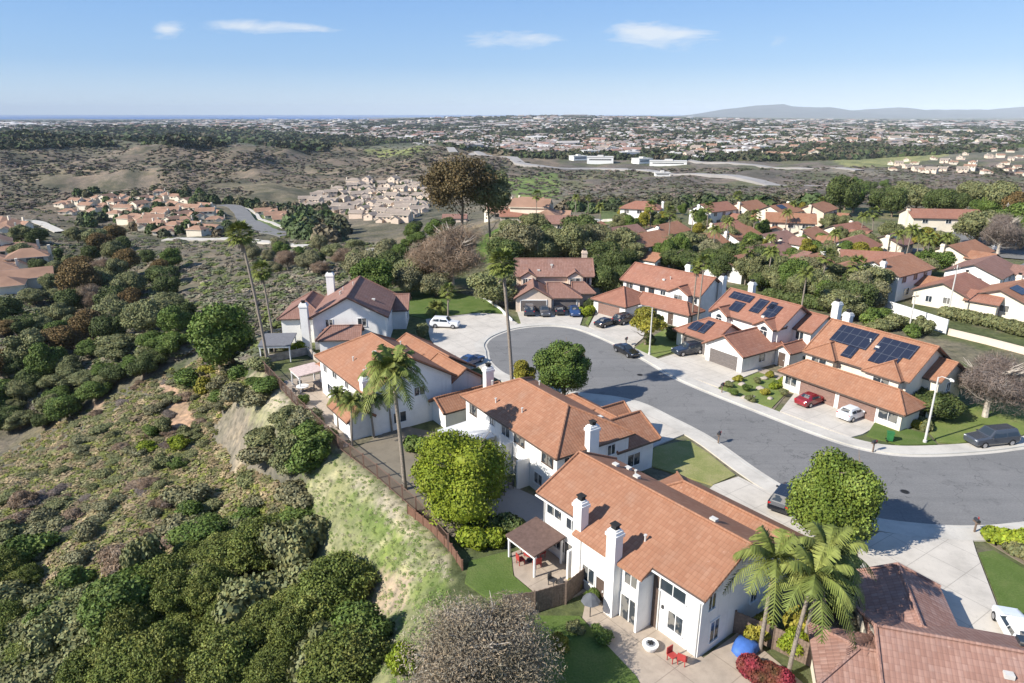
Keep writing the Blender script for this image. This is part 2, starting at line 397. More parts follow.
# ------------------------------------------------------------------ vegetation templates
def leaf_quads(C, Nn, size, aspect, rg):
    n = len(C); Nn = Nn/np.linalg.norm(Nn, axis=1)[:,None]
    r = rg.normal(size=(n,3)); T = np.cross(Nn, r); T /= np.linalg.norm(T, axis=1)[:,None]+1e-9; B = np.cross(Nn, T)
    s = size*rg.uniform(.6, 1.35, (n,1)); a = T*s; b = B*s*aspect
    V = np.stack([C-a-b*.6, C+a*.8-b, C+a+b*.7, C-a*.7+b], 1).reshape(-1,3)
    return V, np.arange(4*n).reshape(n,4)
ICO_V, ICO_F = None, None
def ico():
    global ICO_V, ICO_F
    if ICO_V is None:
        import bmesh
        bm = bmesh.new(); bmesh.ops.create_icosphere(bm, subdivisions=2, radius=1); bm.verts.ensure_lookup_table()
        ICO_V = np.array([v.co[:] for v in bm.verts]); ICO_F = np.array([[v.index for v in f.verts] for f in bm.faces]); bm.free()
    return ICO_V, ICO_F
def lobes_round(R_, H, n, rg, base=0, flat=1.0, lobe=.42):
    out = []
    for i in range(n):
        th = rg.uniform(0, 2*math.pi); ph = math.acos(rg.uniform(-.55, 1)); k = rg.uniform(.35, .66)
        c = np.array([math.cos(th)*math.sin(ph)*R_*k*1.05, math.sin(th)*math.sin(ph)*R_*k*1.05, base+H/2+math.cos(ph)*H/2*k*flat])
        r = R_*lobe*rg.uniform(.65, 1.25); out.append((c, np.array([r, r, r*min(1.1, H/R_/2*1.1)*.9])))
    out.append((np.array([0,0,base+H*.5]), np.array([R_*.55, R_*.55, H*.38])))
    return out
def crown_mesh(name, lobes, n, size, mat, seed, aspect=.75, core=.72, jit=.55, tvar=.28, shell=(.72,1.08)):
    rg = np.random.default_rng(seed)
    w = np.array([l[1][0]*l[1][2] for l in lobes]); idx = rg.choice(len(lobes), n, p=w/w.sum())
    C0 = np.array([l[0] for l in lobes])[idx]; RR = np.array([l[1] for l in lobes])[idx]
    D = rg.normal(size=(n,3)); D[:,2] = np.abs(D[:,2])*np.where(rg.random(n) < .72, 1, -1); D /= np.linalg.norm(D, axis=1)[:,None]
    C = C0+D*RR*rg.uniform(*shell, (n,1)); V, Fq = leaf_quads(C, D+rg.normal(size=(n,3))*jit, size, aspect, rg)
    lt = rg.uniform(1-tvar*.6, 1+tvar*.6, len(lobes))[idx]; tn = np.repeat(lt*rg.uniform(1-tvar, 1+tvar, n), 4)
    hue = np.repeat(rg.uniform(-.1, .1, n), 4); tint = np.stack([tn*(1+hue), tn, tn*(1-hue)], 1)
    me_v = [V]; tt = [tint]; quads = Fq
    if core:
        iv, jf = ico(); f3 = []; o = len(V)
        for c, r in lobes:
            me_v.append(c+iv*r*core*(1+.15*rg.normal(size=(len(iv),1)))); tt.append(np.ones((len(iv),3))*.9)
            f3.append(jf+o); o += len(iv)
        f3 = np.concatenate(f3); f3 = np.concatenate([f3, f3[:,2:3]], 1)   # degenerate-free handled below
        V = np.concatenate(me_v); tint = np.concatenate(tt)
        me = bpy.data.meshes.new(name); nq = len(quads); nt = len(f3)
        me.vertices.add(len(V)); me.vertices.foreach_set('co', V.astype(np.float32).ravel())
        li = np.concatenate([quads.ravel(), f3[:,:3].ravel()]).astype(np.int32)
        me.loops.add(len(li)); me.loops.foreach_set('vertex_index', li)
        me.polygons.add(nq+nt); me.polygons.foreach_set('loop_start', np.concatenate([np.arange(nq)*4, nq*4+np.arange(nt)*3]).astype(np.int32))
        me.update(calc_edges=True)
        a = me.attributes.new('tint', 'FLOAT_COLOR', 'POINT'); a.data.foreach_set('color', np.concatenate([tint, np.ones((len(tint),1))], 1).astype(np.float32).ravel())
        me.materials.append(mat); return me
    return np_mesh(name, V, quads, mat, tint)
def limb_mesh(name, h, r, spread, n, seed, mat, lean=(0,0), sub=2, start=.35):
    rg = random.Random(seed); mb = MB(); L = Vector((lean[0], lean[1], 0))
    pts = [Vector((0,0,-.6))+L*0, Vector((rg.uniform(-.1,.1)*h*.2, rg.uniform(-.1,.1)*h*.2, h*.3))+L*.3, Vector((rg.uniform(-.1,.1)*h*.4, 0, h*.65))+L*.65, Vector((0,0,h))+L]
    mb.tube(pts, [r*1.25, r, r*.7, r*.3], 7)
    for i in range(n):
        t = rg.uniform(start, .95); a = rg.uniform(0, 6.28); p = pts[0].lerp(pts[3], t); ln = spread*rg.uniform(.6, 1)*(1.2-t*.5)
        d = Vector((math.cos(a), math.sin(a), rg.uniform(.35, .9))).normalized(); q = p+d*ln*.5; e = q+(d+Vector((0,0,.35))).normalized()*ln*.5
        mb.tube([p, q, e], [r*.45*(1.1-t*.4), r*.28, r*.1], 5, cap=False)
        for j in range(sub):
            a2 = a+rg.uniform(-1, 1); d2 = Vector((math.cos(a2), math.sin(a2), rg.uniform(.2, 1))).normalized(); s = p.lerp(e, rg.uniform(.4, .9))
            mb.tube([s, s+d2*ln*.25, s+d2*ln*.5+Vector((0,0,ln*.06))], [r*.18, r*.12, r*.05], 4, cap=False)
    return mb.mesh(name, mat)
T_ = {}
def tmpl(key, fn):
    if key not in T_: T_[key] = fn()
    return T_[key]
KINDS = {}
def defkind(key, mat, w, h, nleaf, leaf, nlobe, base, trunk=True, variants=2, bark=None, **kw):
    KINDS[key] = dict(mat=mat, w=w, h=h, n=nleaf, leaf=leaf, nl=nlobe, base=base, trunk=trunk, var=variants, bark=bark or M_bark, kw=kw)
defkind('round', G_bright, 7.6, 7.0, 48000, .075, 40, -.5, variants=1, lobe=.44, tvar=.22, core=.70)
defkind('green', G_mid, 7.2, 7.6, 36000, .085, 30, .8, lobe=.32, variants=2)
defkind('lime', G_lime, 7.2, 7.4, 36000, .085, 34, .4, lobe=.36, variants=1)
defkind('oak', G_oak, 8, 5.5, 36000, .075, 130, -.4, lobe=.14, core=.6, shell=(.6,1.25), jit=.8, tvar=.35, variants=3, trunk=False)
defkind('dark', G_dark, 9, 8, 14000, .16, 22, .6, variants=3)
defkind('olive', G_olive, 9, 9, 14000, .16, 22, .8, variants=3)
defkind('mid', G_mid, 8, 8, 14000, .15, 20, .6, variants=3)
defkind('sage', G_sage, 9, 7, 15000, .14, 22, .3, variants=2)
defkind('bare', G_brown, 9, 8, 42000, .013, 22, .8, aspect=20, core=0, variants=2, bark=M_pale, shell=(.3,1.1))
defkind('brownbush', foliage('leaf_twiggy', (.19,.16,.10), (.28,.23,.16), (.37,.31,.23)), 9.4, 7.6, 90000, .022, 34, -.3, lobe=.36, core=0, aspect=4.5, shell=(.25,1.3), jit=1.2, variants=1, bark=M_pale, tvar=.3)
defkind('mauve', G_mauve, 8, 7, 42000, .012, 22, .6, aspect=20, core=0, variants=2, bark=M_pale, shell=(.3,1.1))
defkind('rust', G_rust, 10, 10, 12000, .16, 20, 1.5, core=.5, variants=2)
defkind('lt', G_yellow, 6, 5.5, 10000, .11, 12, 1.5, core=.5, variants=1)
defkind('bush', G_mid, 2.4, 1.7, 3200, .065, 8, -.2, trunk=False, variants=3)
defkind('bushdark', G_dark, 2.6, 1.8, 3200, .065, 8, -.2, trunk=False, variants=2)
defkind('bushsage', G_sage, 2.4, 1.3, 3200, .065, 8, -.2, trunk=False, variants=3)
defkind('bushbrown', G_brown, 2.2, 1.2, 5000, .016, 8, -.2, trunk=False, aspect=8, core=.6, variants=2)
defkind('bushmauve', G_mauve, 2.4, 1.3, 5000, .016, 8, -.2, trunk=False, aspect=8, core=.6, variants=2)
defkind('bushyellow', G_yellow, 2.2, 1.2, 3200, .065, 8, -.2, trunk=False, variants=2)
defkind('busholive', G_olive, 2.6, 1.6, 3200, .065, 8, -.2, trunk=False, variants=3)
defkind('bushred', G_red, 2.4, 1.5, 1100, .10, 8, -.2, trunk=False, variants=1)
defkind('bushbright', G_bright, 2.4, 1.7, 3200, .065, 8, -.2, trunk=False, variants=2)
NAMES = dict(brownbush='tree', round='tree', green='tree', lime='tree', oak='oak_scrub', dark='tree', olive='tree', mid='tree', sage='tree', bare='bare_tree', mauve='bare_tree', rust='tree', lt='tree')
def kind_mesh(kind, v):
    K_ = KINDS[kind]
    def mk():
        seed = (sum(map(ord, kind))*31+v*7) % 9973; rg = np.random.default_rng(seed)
        kw = dict(K_['kw']); lobe = kw.pop('lobe', .42)
        lb = lobes_round(K_['w']/2, K_['h']-K_['base'], K_['nl'], rg, K_['base'], 1.15, lobe)
        return crown_mesh('crown', lb, K_['n'], K_['leaf'], K_['mat'], seed+1, **kw)
    c = tmpl(('c', kind, v), mk); t = None
    if K_['trunk']: t = tmpl(('t', kind, v), lambda: limb_mesh('trunk', K_['h']*.8, .16+K_['w']*.012, K_['w']*.45, 9 if kind not in ('bare','mauve') else 18, v+5, K_['bark'], sub=2 if kind not in ('bare','mauve') else 5, start=.2))
    return c, t
def plant(kind, x, y, z, w, h, label, cat='tree', group=None, name=None, v=None, rz=None):
    K_ = KINDS[kind]; v = rnd.randrange(K_['var']) if v is None else v; c, t = kind_mesh(kind, v)
    rz = rnd.uniform(0, 6.28) if rz is None else rz; s = (w/K_['w'], w/K_['w']*rnd.uniform(.92,1.08), h/K_['h'])
    if t is None:
        o = link(name or 'shrub', c, None, (x, y, z), rz); o.scale = s; tag(o, label, cat, group); return o
    o = empty(name or NAMES.get(kind, 'tree'), (x, y, z), rz); o.scale = s; tag(o, label, cat, group)
    link('trunk', t, o); link('crown', c, o); return o

# palms
def frond_pinnate(mb, base, ang, length, up, droop, rg, nl=22, lw=.055, ll=.75):
    d = Vector((math.cos(ang), math.sin(ang), 0)); side = Vector((-math.sin(ang), math.cos(ang), 0)); pts = []
    for i in range(nl+1):
        t = i/nl; r = length*(math.cos(up)*t*(1-.18*t*t)); z = length*(math.sin(up)*t-droop*t*t)
        pts.append(Vector(base)+d*r+Vector((0,0,z)))
    for i in range(2, nl):
        p = pts[i]; t = i/nl; L = ll*math.sin(math.pi*min(.97, .18+t*.82))**.6*rg.uniform(.8, 1.1); fwd = (pts[i+1]-pts[i-1]).normalized()
        for s in (-1, 1):
            e = p+side*s*L*.75+fwd*L*.45+Vector((0,0,-L*rg.uniform(.25,.6)))
            mb.poly([p-fwd*lw, p+fwd*lw, e+fwd*lw*.4, e-fwd*lw*.3])
    for i in range(nl):
        mb.poly([pts[i]-side*.04, pts[i]+side*.04, pts[i+1]+side*.03, pts[i+1]-side*.03])
def palm(x, y, z, h, cr, label, kind='queen', lean=(0,0), seed=1, nf=30, name='palm_tree', group=None, tr=.17):
    rg = random.Random(seed); o = empty(name, (x,y,z), 0, label=label, cat='palm tree', group=group)
    n = 9; pts = [(lean[0]*(i/n)**1.5, lean[1]*(i/n)**1.5, -.5+(h+.5)*i/n) for i in range(n+1)]
    m = MB(); m.tube(pts, [tr*(1.35 if i == 0 else 1.1-.35*i/n) for i in range(n+1)], 9); m.build('trunk', M_palmbark, o, smoothed=True)
    top = Vector((lean[0], lean[1], h)); f = MB()
    if kind == 'queen':
        for i in range(nf):
            a = i*2.399+rg.uniform(-.2,.2); k = i/nf
            frond_pinnate(f, top, a, cr*rg.uniform(.9,1.12), R(70-75*k), .35+.45*k+rg.uniform(0,.15), rg, nl=24, lw=.05*cr/3.3+.01, ll=.26*cr)
    else:
        for i in range(nf):
            a = i*2.399+rg.uniform(-.2,.2); up = R(75-115*i/nf); pl = cr*.5
            d = Vector((math.cos(a)*math.cos(up), math.sin(a)*math.cos(up), math.sin(up))); side = Vector((-math.sin(a), math.cos(a), 0)); u2 = d.cross(side)
            c = top+d*pl; f.poly([top-side*.03, top+side*.03, c+side*.03, c-side*.03])
            for j in range(-6, 7):
                b = j*.21; e = c+(d*math.cos(b)+side*math.sin(b))*cr*.55*(1-.04*abs(j))+Vector((0,0,-cr*.16*rg.uniform(.5,1.5))); w = (d*-math.sin(b)+side*math.cos(b))*.07*cr/1.5
                mid = c.lerp(e, .55); f.poly([c, mid+w, e, mid-w])
    mesh = f.mesh('fronds', G_palm); col = mesh.attributes.new('tint', 'FLOAT_COLOR', 'POINT')
    nv = len(mesh.vertices); tv = np.repeat(np.array([rg.uniform(.7,1.35) for _ in range(nv//4+1)]), 4)[:nv]
    col.data.foreach_set('color', np.stack([tv, tv, tv, np.ones(nv)], 1).astype(np.float32).ravel()); link('fronds', mesh, o)
    if kind != 'queen':
        s = MB()
        for i in range(60):
            a = rg.uniform(0, 6.28); zz = rg.uniform(.1, 1.0)*cr*.9; r0 = tr*.9; r1 = r0+rg.uniform(.15,.45)
            s.poly([top+Vector((math.cos(a-.12)*r0, math.sin(a-.12)*r0, -zz+.4)), top+Vector((math.cos(a+.12)*r0, math.sin(a+.12)*r0, -zz+.4)), top+Vector((math.cos(a+.1)*r1, math.sin(a+.1)*r1, -zz-.5)), top+Vector((math.cos(a-.1)*r1, math.sin(a-.1)*r1, -zz-.5))])
        s.build('dead_fronds', M_palmbark, o)
    return o

# ------------------------------------------------------------------ terrain mesh and its land cover
def terrain():
    V = np.stack([GX, GY, GZ], 2).reshape(-1, 3)
    idx = np.arange(NU*NV).reshape(NV, NU)
    Fq = np.stack([idx[:-1,:-1], idx[:-1,1:], idx[1:,1:], idx[1:,:-1]], 2).reshape(-1, 4)
    X, Y, Z = V[:,0], V[:,1], V[:,2]; ok = Y > 12
    d = np.where(ok, Y*CS-(Z-CAM_H)*SN, 1); px = np.where(ok, CX+F_PX*X/d, 3000); py = np.where(ok, CY-F_PX*((Z-CAM_H)*CS+Y*SN)/d, 3000)
    T = np.tile(np.array([.155,.135,.095]), (len(V), 1)); D = np.hypot(X, Y)
    def blend(mask, c):
        nonlocal T
        m = np.clip(mask, 0, 1)[:,None]; T = T*(1-m)+np.array(c)*m
    n1 = fbm(X/60, Y/60, 21); n2 = fbm(X/9, Y/9, 22); n3 = fbm(X/220, Y/220, 23); n4 = fbm(X/2.2, Y/2.2, 24)
    blend(smooth(.42,.58,n2)*.7, (.17,.145,.12))
    hill = (D > 420) & (px < 640); blend(hill*smooth(420,600,D), (.195,.155,.12)); blend(hill*smooth(.46,.60,n1)*.8, (.15,.125,.095)); blend(hill*smooth(.56,.66,n3)*.5, (.18,.165,.105)); blend(hill*smooth(.58,.66,fbm(X/160,Y/160,29))*.5, (.23,.195,.15))
    blend(hill*(1-smooth(.34,.45,n1))*.8, (.085,.085,.06))
    def pp(poly, c, k=1.0, edge=0.0, noise=None):
        m = in_poly(px, py, poly).astype(float)*k
        if noise is not None: m = m*noise
        blend(m, c)
    near = [(0,683),(0,455),(100,400),(215,345),(262,372),(455,555),(460,683)]
    pp(near, (.17,.15,.12)); pp(near, (.115,.125,.07), 1, noise=smooth(.44,.56,n2)); pp(near, (.26,.22,.17), 1, noise=smooth(.60,.68,n4*.5+n2*.5)*.8)
    pp([(240,378),(262,372),(455,555),(470,600),(430,640),(380,690),(330,690),(340,610),(285,520),(310,480),(300,445),(250,420)], (.235,.235,.12)); 
    gr = [(300,480),(345,470),(400,520),(450,560),(450,612),(400,600),(350,640),(330,600),(300,540)]
    pp(gr, (.15,.20,.055), .85, noise=smooth(.42,.56,n2*.6+n4*.4)); pp(gr, (.36,.33,.21), .8, noise=smooth(.52,.60,fbm(X/1.6,Y/1.6,31)))
    pp([(240,378),(262,372),(330,435),(455,552),(448,580),(390,520),(335,468),(290,440),(250,420)], (.40,.345,.25), 1, noise=.3+.7*smooth(.42,.55,n4))
    pp([(358,582),(385,570),(412,578),(404,608),(382,620),(374,645),(345,645),(364,612)], (.40,.31,.23), 1)
    pp([(155,380),(178,383),(186,400),(210,434),(198,444),(166,426),(168,405)], (.42,.28,.19)); pp([(90,402),(103,400),(106,412),(94,420)], (.36,.25,.18))
    pp([(213,428),(238,394),(262,404),(250,440),(240,474),(232,474),(228,445)], (.31,.26,.19), .9, noise=.35+.65*smooth(.4,.55,n4)); pp([(66,500),(85,482),(90,500),(60,525),(30,548)], (.30,.23,.16), .8)
    pp([(468,262),(482,236),(515,220),(545,224),(532,244),(505,262)], (.115,.17,.035)); pp([(500,180),(540,172),(600,176),(640,188),(600,196),(520,200)], (.14,.19,.06), .9)
    pp([(600,186),(650,182),(650,220),(600,226)], (.13,.18,.05), .7)
    brush = (py > 150) & (py < 206) & (px > 560) & (D > 430); blend(brush*1.0, (.155,.13,.112)); blend(brush*smooth(.45,.56,n1), (.12,.12,.075)); blend(brush*smooth(.56,.64,n3)*.8, (.21,.185,.15))
    pp([(830,160),(868,149),(962,148),(948,156),(900,166),(850,168)], (.23,.23,.105)); pp([(360,146),(420,140),(430,150),(380,158)], (.19,.21,.09)); pp([(240,208),(262,210),(290,222),(270,232),(250,222)], (.16,.20,.08))
    pp([(940,318),(1030,340),(1100,420),(1024,425),(965,400),(930,355)], (.26,.215,.155)); pp([(750,290),(1030,330),(1030,350),(945,325),(860,305),(740,310)], (.13,.15,.06))
    urb = smooth(1450, 1800, D)*(~in_poly(px, py, [(830,160),(868,147),(965,147),(948,156),(900,166),(850,168)])); dens = smooth(.38,.6, n3)
    blend(urb*1.0, (.15,.145,.11)); blend(urb*smooth(.5,.62,fbm(X/260,Y/260,41)), (.24,.22,.18)); blend(urb*smooth(.5,.62,fbm(X/420,Y/420,42)), (.085,.095,.06))
    inside = in_poly(X, Y, PLATEAU); blend((inside & (Y < 150))*1.0, (.17,.15,.105)); blend((inside & (Y < 150))*smooth(.42,.56,n2), (.11,.125,.055))
    blend((inside & (Y >= 150))*1.0, (.15,.145,.09)); blend((inside & (Y >= 150))*smooth(.42,.56,n2), (.12,.14,.055))
    me = np_mesh('ground', V, Fq, M_ground, T, smoothed=True); tag(link('ground', me), kind='structure')
terrain()

def sheet(name, pts, z, mat, thick=None, kind='structure', **kw):
    mb = MB(); n = len(pts); a = sum(pts[i][0]*pts[(i+1)%n][1]-pts[(i+1)%n][0]*pts[i][1] for i in range(n))
    if a < 0: pts = pts[::-1]
    mb.poly([(x, y, z) for x, y in pts])
    if thick:
        for i in range(n):
            (x0,y0), (x1,y1) = pts[i], pts[(i+1)%n]; mb.poly([(x0,y0,z-thick),(x1,y1,z-thick),(x1,y1,z),(x0,y0,z)])
    me = mb.mesh(name, mat); 
    import bmesh
    bm = bmesh.new(); bm.from_mesh(me); bmesh.ops.triangulate(bm, faces=[f for f in bm.faces if len(f.verts) > 4]); bm.to_mesh(me); bm.free()
    return tag(link(name, me), kind=kind, **kw)
def catmull(P, n=6):
    out = []
    for i in range(len(P)-1):
        p0, p1, p2, p3 = P[max(i-1,0)], P[i], P[i+1], P[min(i+2,len(P)-1)]
        for k in range(n):
            t = k/n
            out.append(tuple(.5*((2*p1[j])+(-p0[j]+p2[j])*t+(2*p0[j]-5*p1[j]+4*p2[j]-p3[j])*t*t+(-p0[j]+3*p1[j]-3*p2[j]+p3[j])*t**3) for j in range(2)))
    return out+[P[-1]]
def offset(P, d):
    out = []
    for i in range(len(P)):
        a = P[max(i-1,0)]; b = P[min(i+1,len(P)-1)]; dx, dy = b[0]-a[0], b[1]-a[1]; l = math.hypot(dx, dy) or 1
        out.append((P[i][0]-dy/l*d, P[i][1]+dx/l*d))
    return out
KF = catmull([(-3.9,97.1),(-4.3,100.6),(-3.1,104.6),(.5,108.7),(5.6,110.4),(9.8,109.2),(12.4,106.5),(15.6,101.3),(19.1,94.0),(21.9,87.0),(24.8,82.0),(29.6,75.2),(34,69.2),(37.5,65.7),(41.6,64.3),(48.3,64.7),(55,66.1),(66,69.5),(90,78),(130,92)])
KN = catmull([(-3.9,97.1),(-3.4,92.8),(-1.2,87.8),(3,83.6),(8.5,81),(13,79.6),(16,77.6),(18.5,73.8),(21.7,68.3),(24.3,61.2),(26.3,57.0),(28.9,54.1),(32,52.2),(35.9,51.2),(40,50.9),(45,51.5),(60,54.5),(90,62),(130,74)])
sheet('road', KF+KN[::-1], .02, M_asphalt)
def band(name, P, d0, d1, z, mat, thick):
    A = offset(P, d0); B = offset(P, d1); mb = MB()
    for i in range(len(P)-1):
        q = [A[i], A[i+1], B[i+1], B[i]]
        if d1 > d0: mb.poly([(x,y,z) for x,y in q])
        else: mb.poly([(x,y,z) for x,y in q[::-1]])
        for S in (A, B): mb.poly([(*S[i],z-thick),(*S[i+1],z-thick),(*S[i+1],z),(*S[i],z)])
    return mb.build(name, mat, kind='structure') if False else tag(mb.build(name, mat), kind='structure')
M_kerb = concrete('kerb_concrete', (.50,.48,.43))
band('kerb', KF, 0, .18, .15, M_kerb, .15); band('kerb', KN, -.18, 0, .15, M_kerb, .15)
band('gutter', KF, -.45, 0, .026, M_walk, .02); band('gutter', KN, 0, .45, .026, M_walk, .02)
band('pavement', KF, .18, 1.9, .14, M_walk, .16); band('pavement', KN, -1.9, -.18, .14, M_walk, .16)
for n_, pts, m_ in [
    ('driveway', [(-15,114),(-6,118),(-1.5,117),(1,111.5),(-3.6,106),(-5.9,100.5),(-5.4,97),(-4,91),(-7.5,88.5),(-10,95),(-13,103)], M_conc),
    ('driveway', [(1.6,110.8),(6,112),(11.4,110),(13.3,119.6),(.9,119.6)], M_conc),
    ('driveway', [(12.9,109.6),(15.6,104.5),(18.9,99.8),(23.8,108.8),(20,117.6),(15.5,119.5)], M_conc),
    ('driveway', [(21.2,93.6),(29,99.6),(35.2,89.4),(27,82.8),(24.0,86.8)], M_conc),
    ('driveway', [(32.2,75.2),(38.4,84.0),(45.6,74.0),(39.1,69.0),(37.4,68.2)], M_conc),
    ('driveway', [(8.5,79.1),(13,77.6),(15.2,75.9),(17.0,72.8),(19.2,69),(14.6,65.5),(8.5,74)], M_conc),
    ('driveway', [(19.4,58.0),(22.3,59.6),(24.6,56.2),(27.2,52.8),(26.3,49.3),(24,47.4),(17.8,56)], M_conc),
    ('driveway', [(28.5,48.1),(31.4,50.2),(35.9,49.2),(38.6,49.0),(37.9,47.5),(34.6,39.5),(33.5,35),(27,37),(26.4,42.9)], M_conc),
    ('lawn', [(18.7,98.6),(25.4,108.3),(28.8,100.4),(21.0,94.3)], M_lawn),
    ('lawn', [(26.8,82.2),(34.0,88.2),(37.4,83.9),(31.6,76.2)], M_lawn),
    ('lawn', [(39.4,68.7),(42.3,72.4),(46.2,69.2),(46.0,66.6),(41.9,66.4)], M_lawn2),
    ('lawn', [(46.4,67.0),(47.5,72.5),(60,79),(82,88),(84,78.5),(66,71.8),(55,68.2),(48.5,66.8)], M_lawn),
    ('lawn', [(12.6,62.8),(15.6,66),(19.3,67.6),(20.7,64.4),(22.1,59.9),(19.3,58.0)], M_dry),
    ('lawn', [(28.6,52.2),(31.0,50.6),(28.4,48.3),(26.3,43.1),(23.6,44.6),(26.5,49.0)], M_lawn),
    ('lawn', [(38.0,47.3),(39.4,47.6),(41.3,42),(37,36),(34.7,39.2)], M_lawn2),
    ('lawn', [(-22.8,131),(-15,136),(-5,127),(-1.5,118.3),(-6,118.3),(-15.4,114.6),(-19,117)], M_lawn2),
    ('lawn', [(12.6,112),(14.8,120.5),(16.8,123),(15.2,119.7),(12.9,110.6)], M_lawn),
    ('lawn', [(-3.4,46.2),(-.1,47.6),(.1,44.4),(2.6,41),(.4,39.6),(-3.6,43.6)], M_lawn2),
    ('lawn', [(-2,40),(4.8,39.9),(7.9,34.4),(9,28),(-2,28)], M_lawn2),
    ('patio', [(-.2,47.2),(.2,44.4),(2.9,41.0),(6.3,43.0),(2.2,48.8)], M_patio),
    ('patio', [(5.9,43.6),(5.0,39.8),(8.0,34.1),(9.5,30),(18.5,33.5),(15.8,38.5),(12.6,36.0)], M_patio),
    ('patio', [(-2.4,60),(4.2,54.2),(3.2,50.0),(.5,49.2),(-2.4,52.4)], M_farroad),
    ('yard', [(-17.2,65),(-13,71.5),(-6,68.5),(-2.8,62),(-2.8,54),(-5,49.5),(-9,54.2)], M_yard),
    ('patio', [(-31.5,84.5),(-26,88),(-22.5,80),(-16.5,69),(-18.8,67),(-24,74)], M_patio),
    ('yard', [(39.6,49.2),(45.5,49.8),(60,52.5),(60,46),(41.5,43.5)], M_mulch),
    ('yard', [(37.6,84.2),(31.8,75.9),(30.9,76.4),(37,84.8)], M_mulch),
    ('path', [(34.3,88.6),(37.6,84.6),(38.5,85.5),(35.4,90)], M_patio)]:
    zz = .145 if n_ in ('driveway',) else .15 if n_ == 'lawn' else .10 if n_ == 'patio' else .06
    sheet(n_, pts, zz, m_, .2)

def ribbon(name, pix, w, mat, lift=.3, step=6, world=None):
    P = world or [at1(*p)[:2] for p in pix]; P = catmull(P, 8); mb = MB(); Lf = offset(P, w/2); Rt = offset(P, -w/2)
    def hz(p): return float(hgt(p[0], p[1]))+lift
    for i in range(len(P)-1):
        c = [max(hz(P[i]), hz(Lf[i]), hz(Rt[i])), max(hz(P[i+1]), hz(Lf[i+1]), hz(Rt[i+1]))]
        mb.poly([(*Rt[i],c[0]),(*Rt[i+1],c[1]),(*Lf[i+1],c[1]),(*Lf[i],c[0])])
        for S in (Lf, Rt): mb.poly([(*S[i],c[0]-lift*3),(*S[i+1],c[1]-lift*3),(*S[i+1],c[1]),(*S[i],c[0])])
    return tag(mb.build(name, mat), kind='structure')
ribbon('road', [(222,205),(238,211),(250,222),(272,233),(290,236)], 12, M_asphalt, .4); ribbon('pavement', [(232,204),(252,211),(262,220),(284,229)], 3, M_walk, .5)
ribbon('road', [(165,240),(200,240),(250,241),(312,247)], 7, M_walk, .5); ribbon('road', [(18,221),(40,224),(60,233)], 6, M_walk, .5)
ribbon('road', [(372,250),(390,256),(425,264),(450,268)], 7, M_walk, .4)
ribbon('freeway', [(415,143),(450,148),(480,154),(520,164),(600,169),(660,173),(760,182),(860,189),(960,192),(1060,196)], 17, M_farroad, 1.2)
ribbon('freeway', [(640,157),(700,163),(760,167),(860,171)], 14, M_farroad, 1.2)
ribbon('road', [(560,220),(600,222),(640,226)], 6, M_walk, .3)
sheet('road', [(112,175),(128,165),(150,200),(150,240),(132,225)], .03, M_asphalt); 
ribbon('road', None, 9, M_asphalt, .1, world=[(100,138),(112,146),(130,162),(160,190),(200,235)])
ribbon('road', None, 8, M_asphalt, .1, world=[(40,170),(62,178),(90,180),(130,176)])

# sea beyond the coast
mb = MB(); mb.poly([(-60000,11500,-71),(60000,11500,-71),(120000,90000,-71),(-120000,90000,-71)])
tw = NT('sea_water', .9, .1); tw.color((.015,.10,.32)); tag(mb.build('sea', tw.m), kind='structure')
# mountain range on the far right
def mountains():
    prof = [(668,117),(695,114.5),(708,112),(722,109.5),(745,107),(770,104.5),(784,104),(792,106.5),(815,107.5),(833,107),(845,110),(870,109),(900,107),(925,110),(960,109),(990,109.5),(1024,106.5),(1080,107),(1200,110),(1320,113.5)]
    xs = np.linspace(668, 1320, 260); ys = np.interp(xs, [p[0] for p in prof], [p[1] for p in prof]); ys = ys+(fbm(xs/14, xs*0, 77)-.47)*1.6
    rows = []; nr = 18
    for r in range(nr):
        t = r/(nr-1); row = []
        for x, y in zip(xs, ys):
            D = 21000+(1-t)*-4500 if t < 1 else 21000
            zt = ray_z(y, 21000); X = ray_x(x, y, 21000)
            k = D/21000; n = (float(fbm(np.array(x/22.), np.array(t*3.), 55))-.47)
            row.append((X*1.0+0, D, -60+(zt+60)*(t**1.25)*(1+n*.9*(1-t))))
        rows.append(row)
    back = [(p[0], 26000, -80) for p in rows[-1]]; rows.append(back)
    V = np.array(rows).reshape(-1,3); n = len(xs); m = len(rows); idx = np.arange(n*m).reshape(m, n)
    Fq = np.stack([idx[:-1,:-1], idx[:-1,1:], idx[1:,1:], idx[1:,:-1]], 2).reshape(-1,4)
    tag(link('mountains', np_mesh('mountains', V, Fq, plain('mountain_scrub', (.10,.10,.09), .9, .1, .25, .002), smoothed=True)), kind='structure')
mountains()

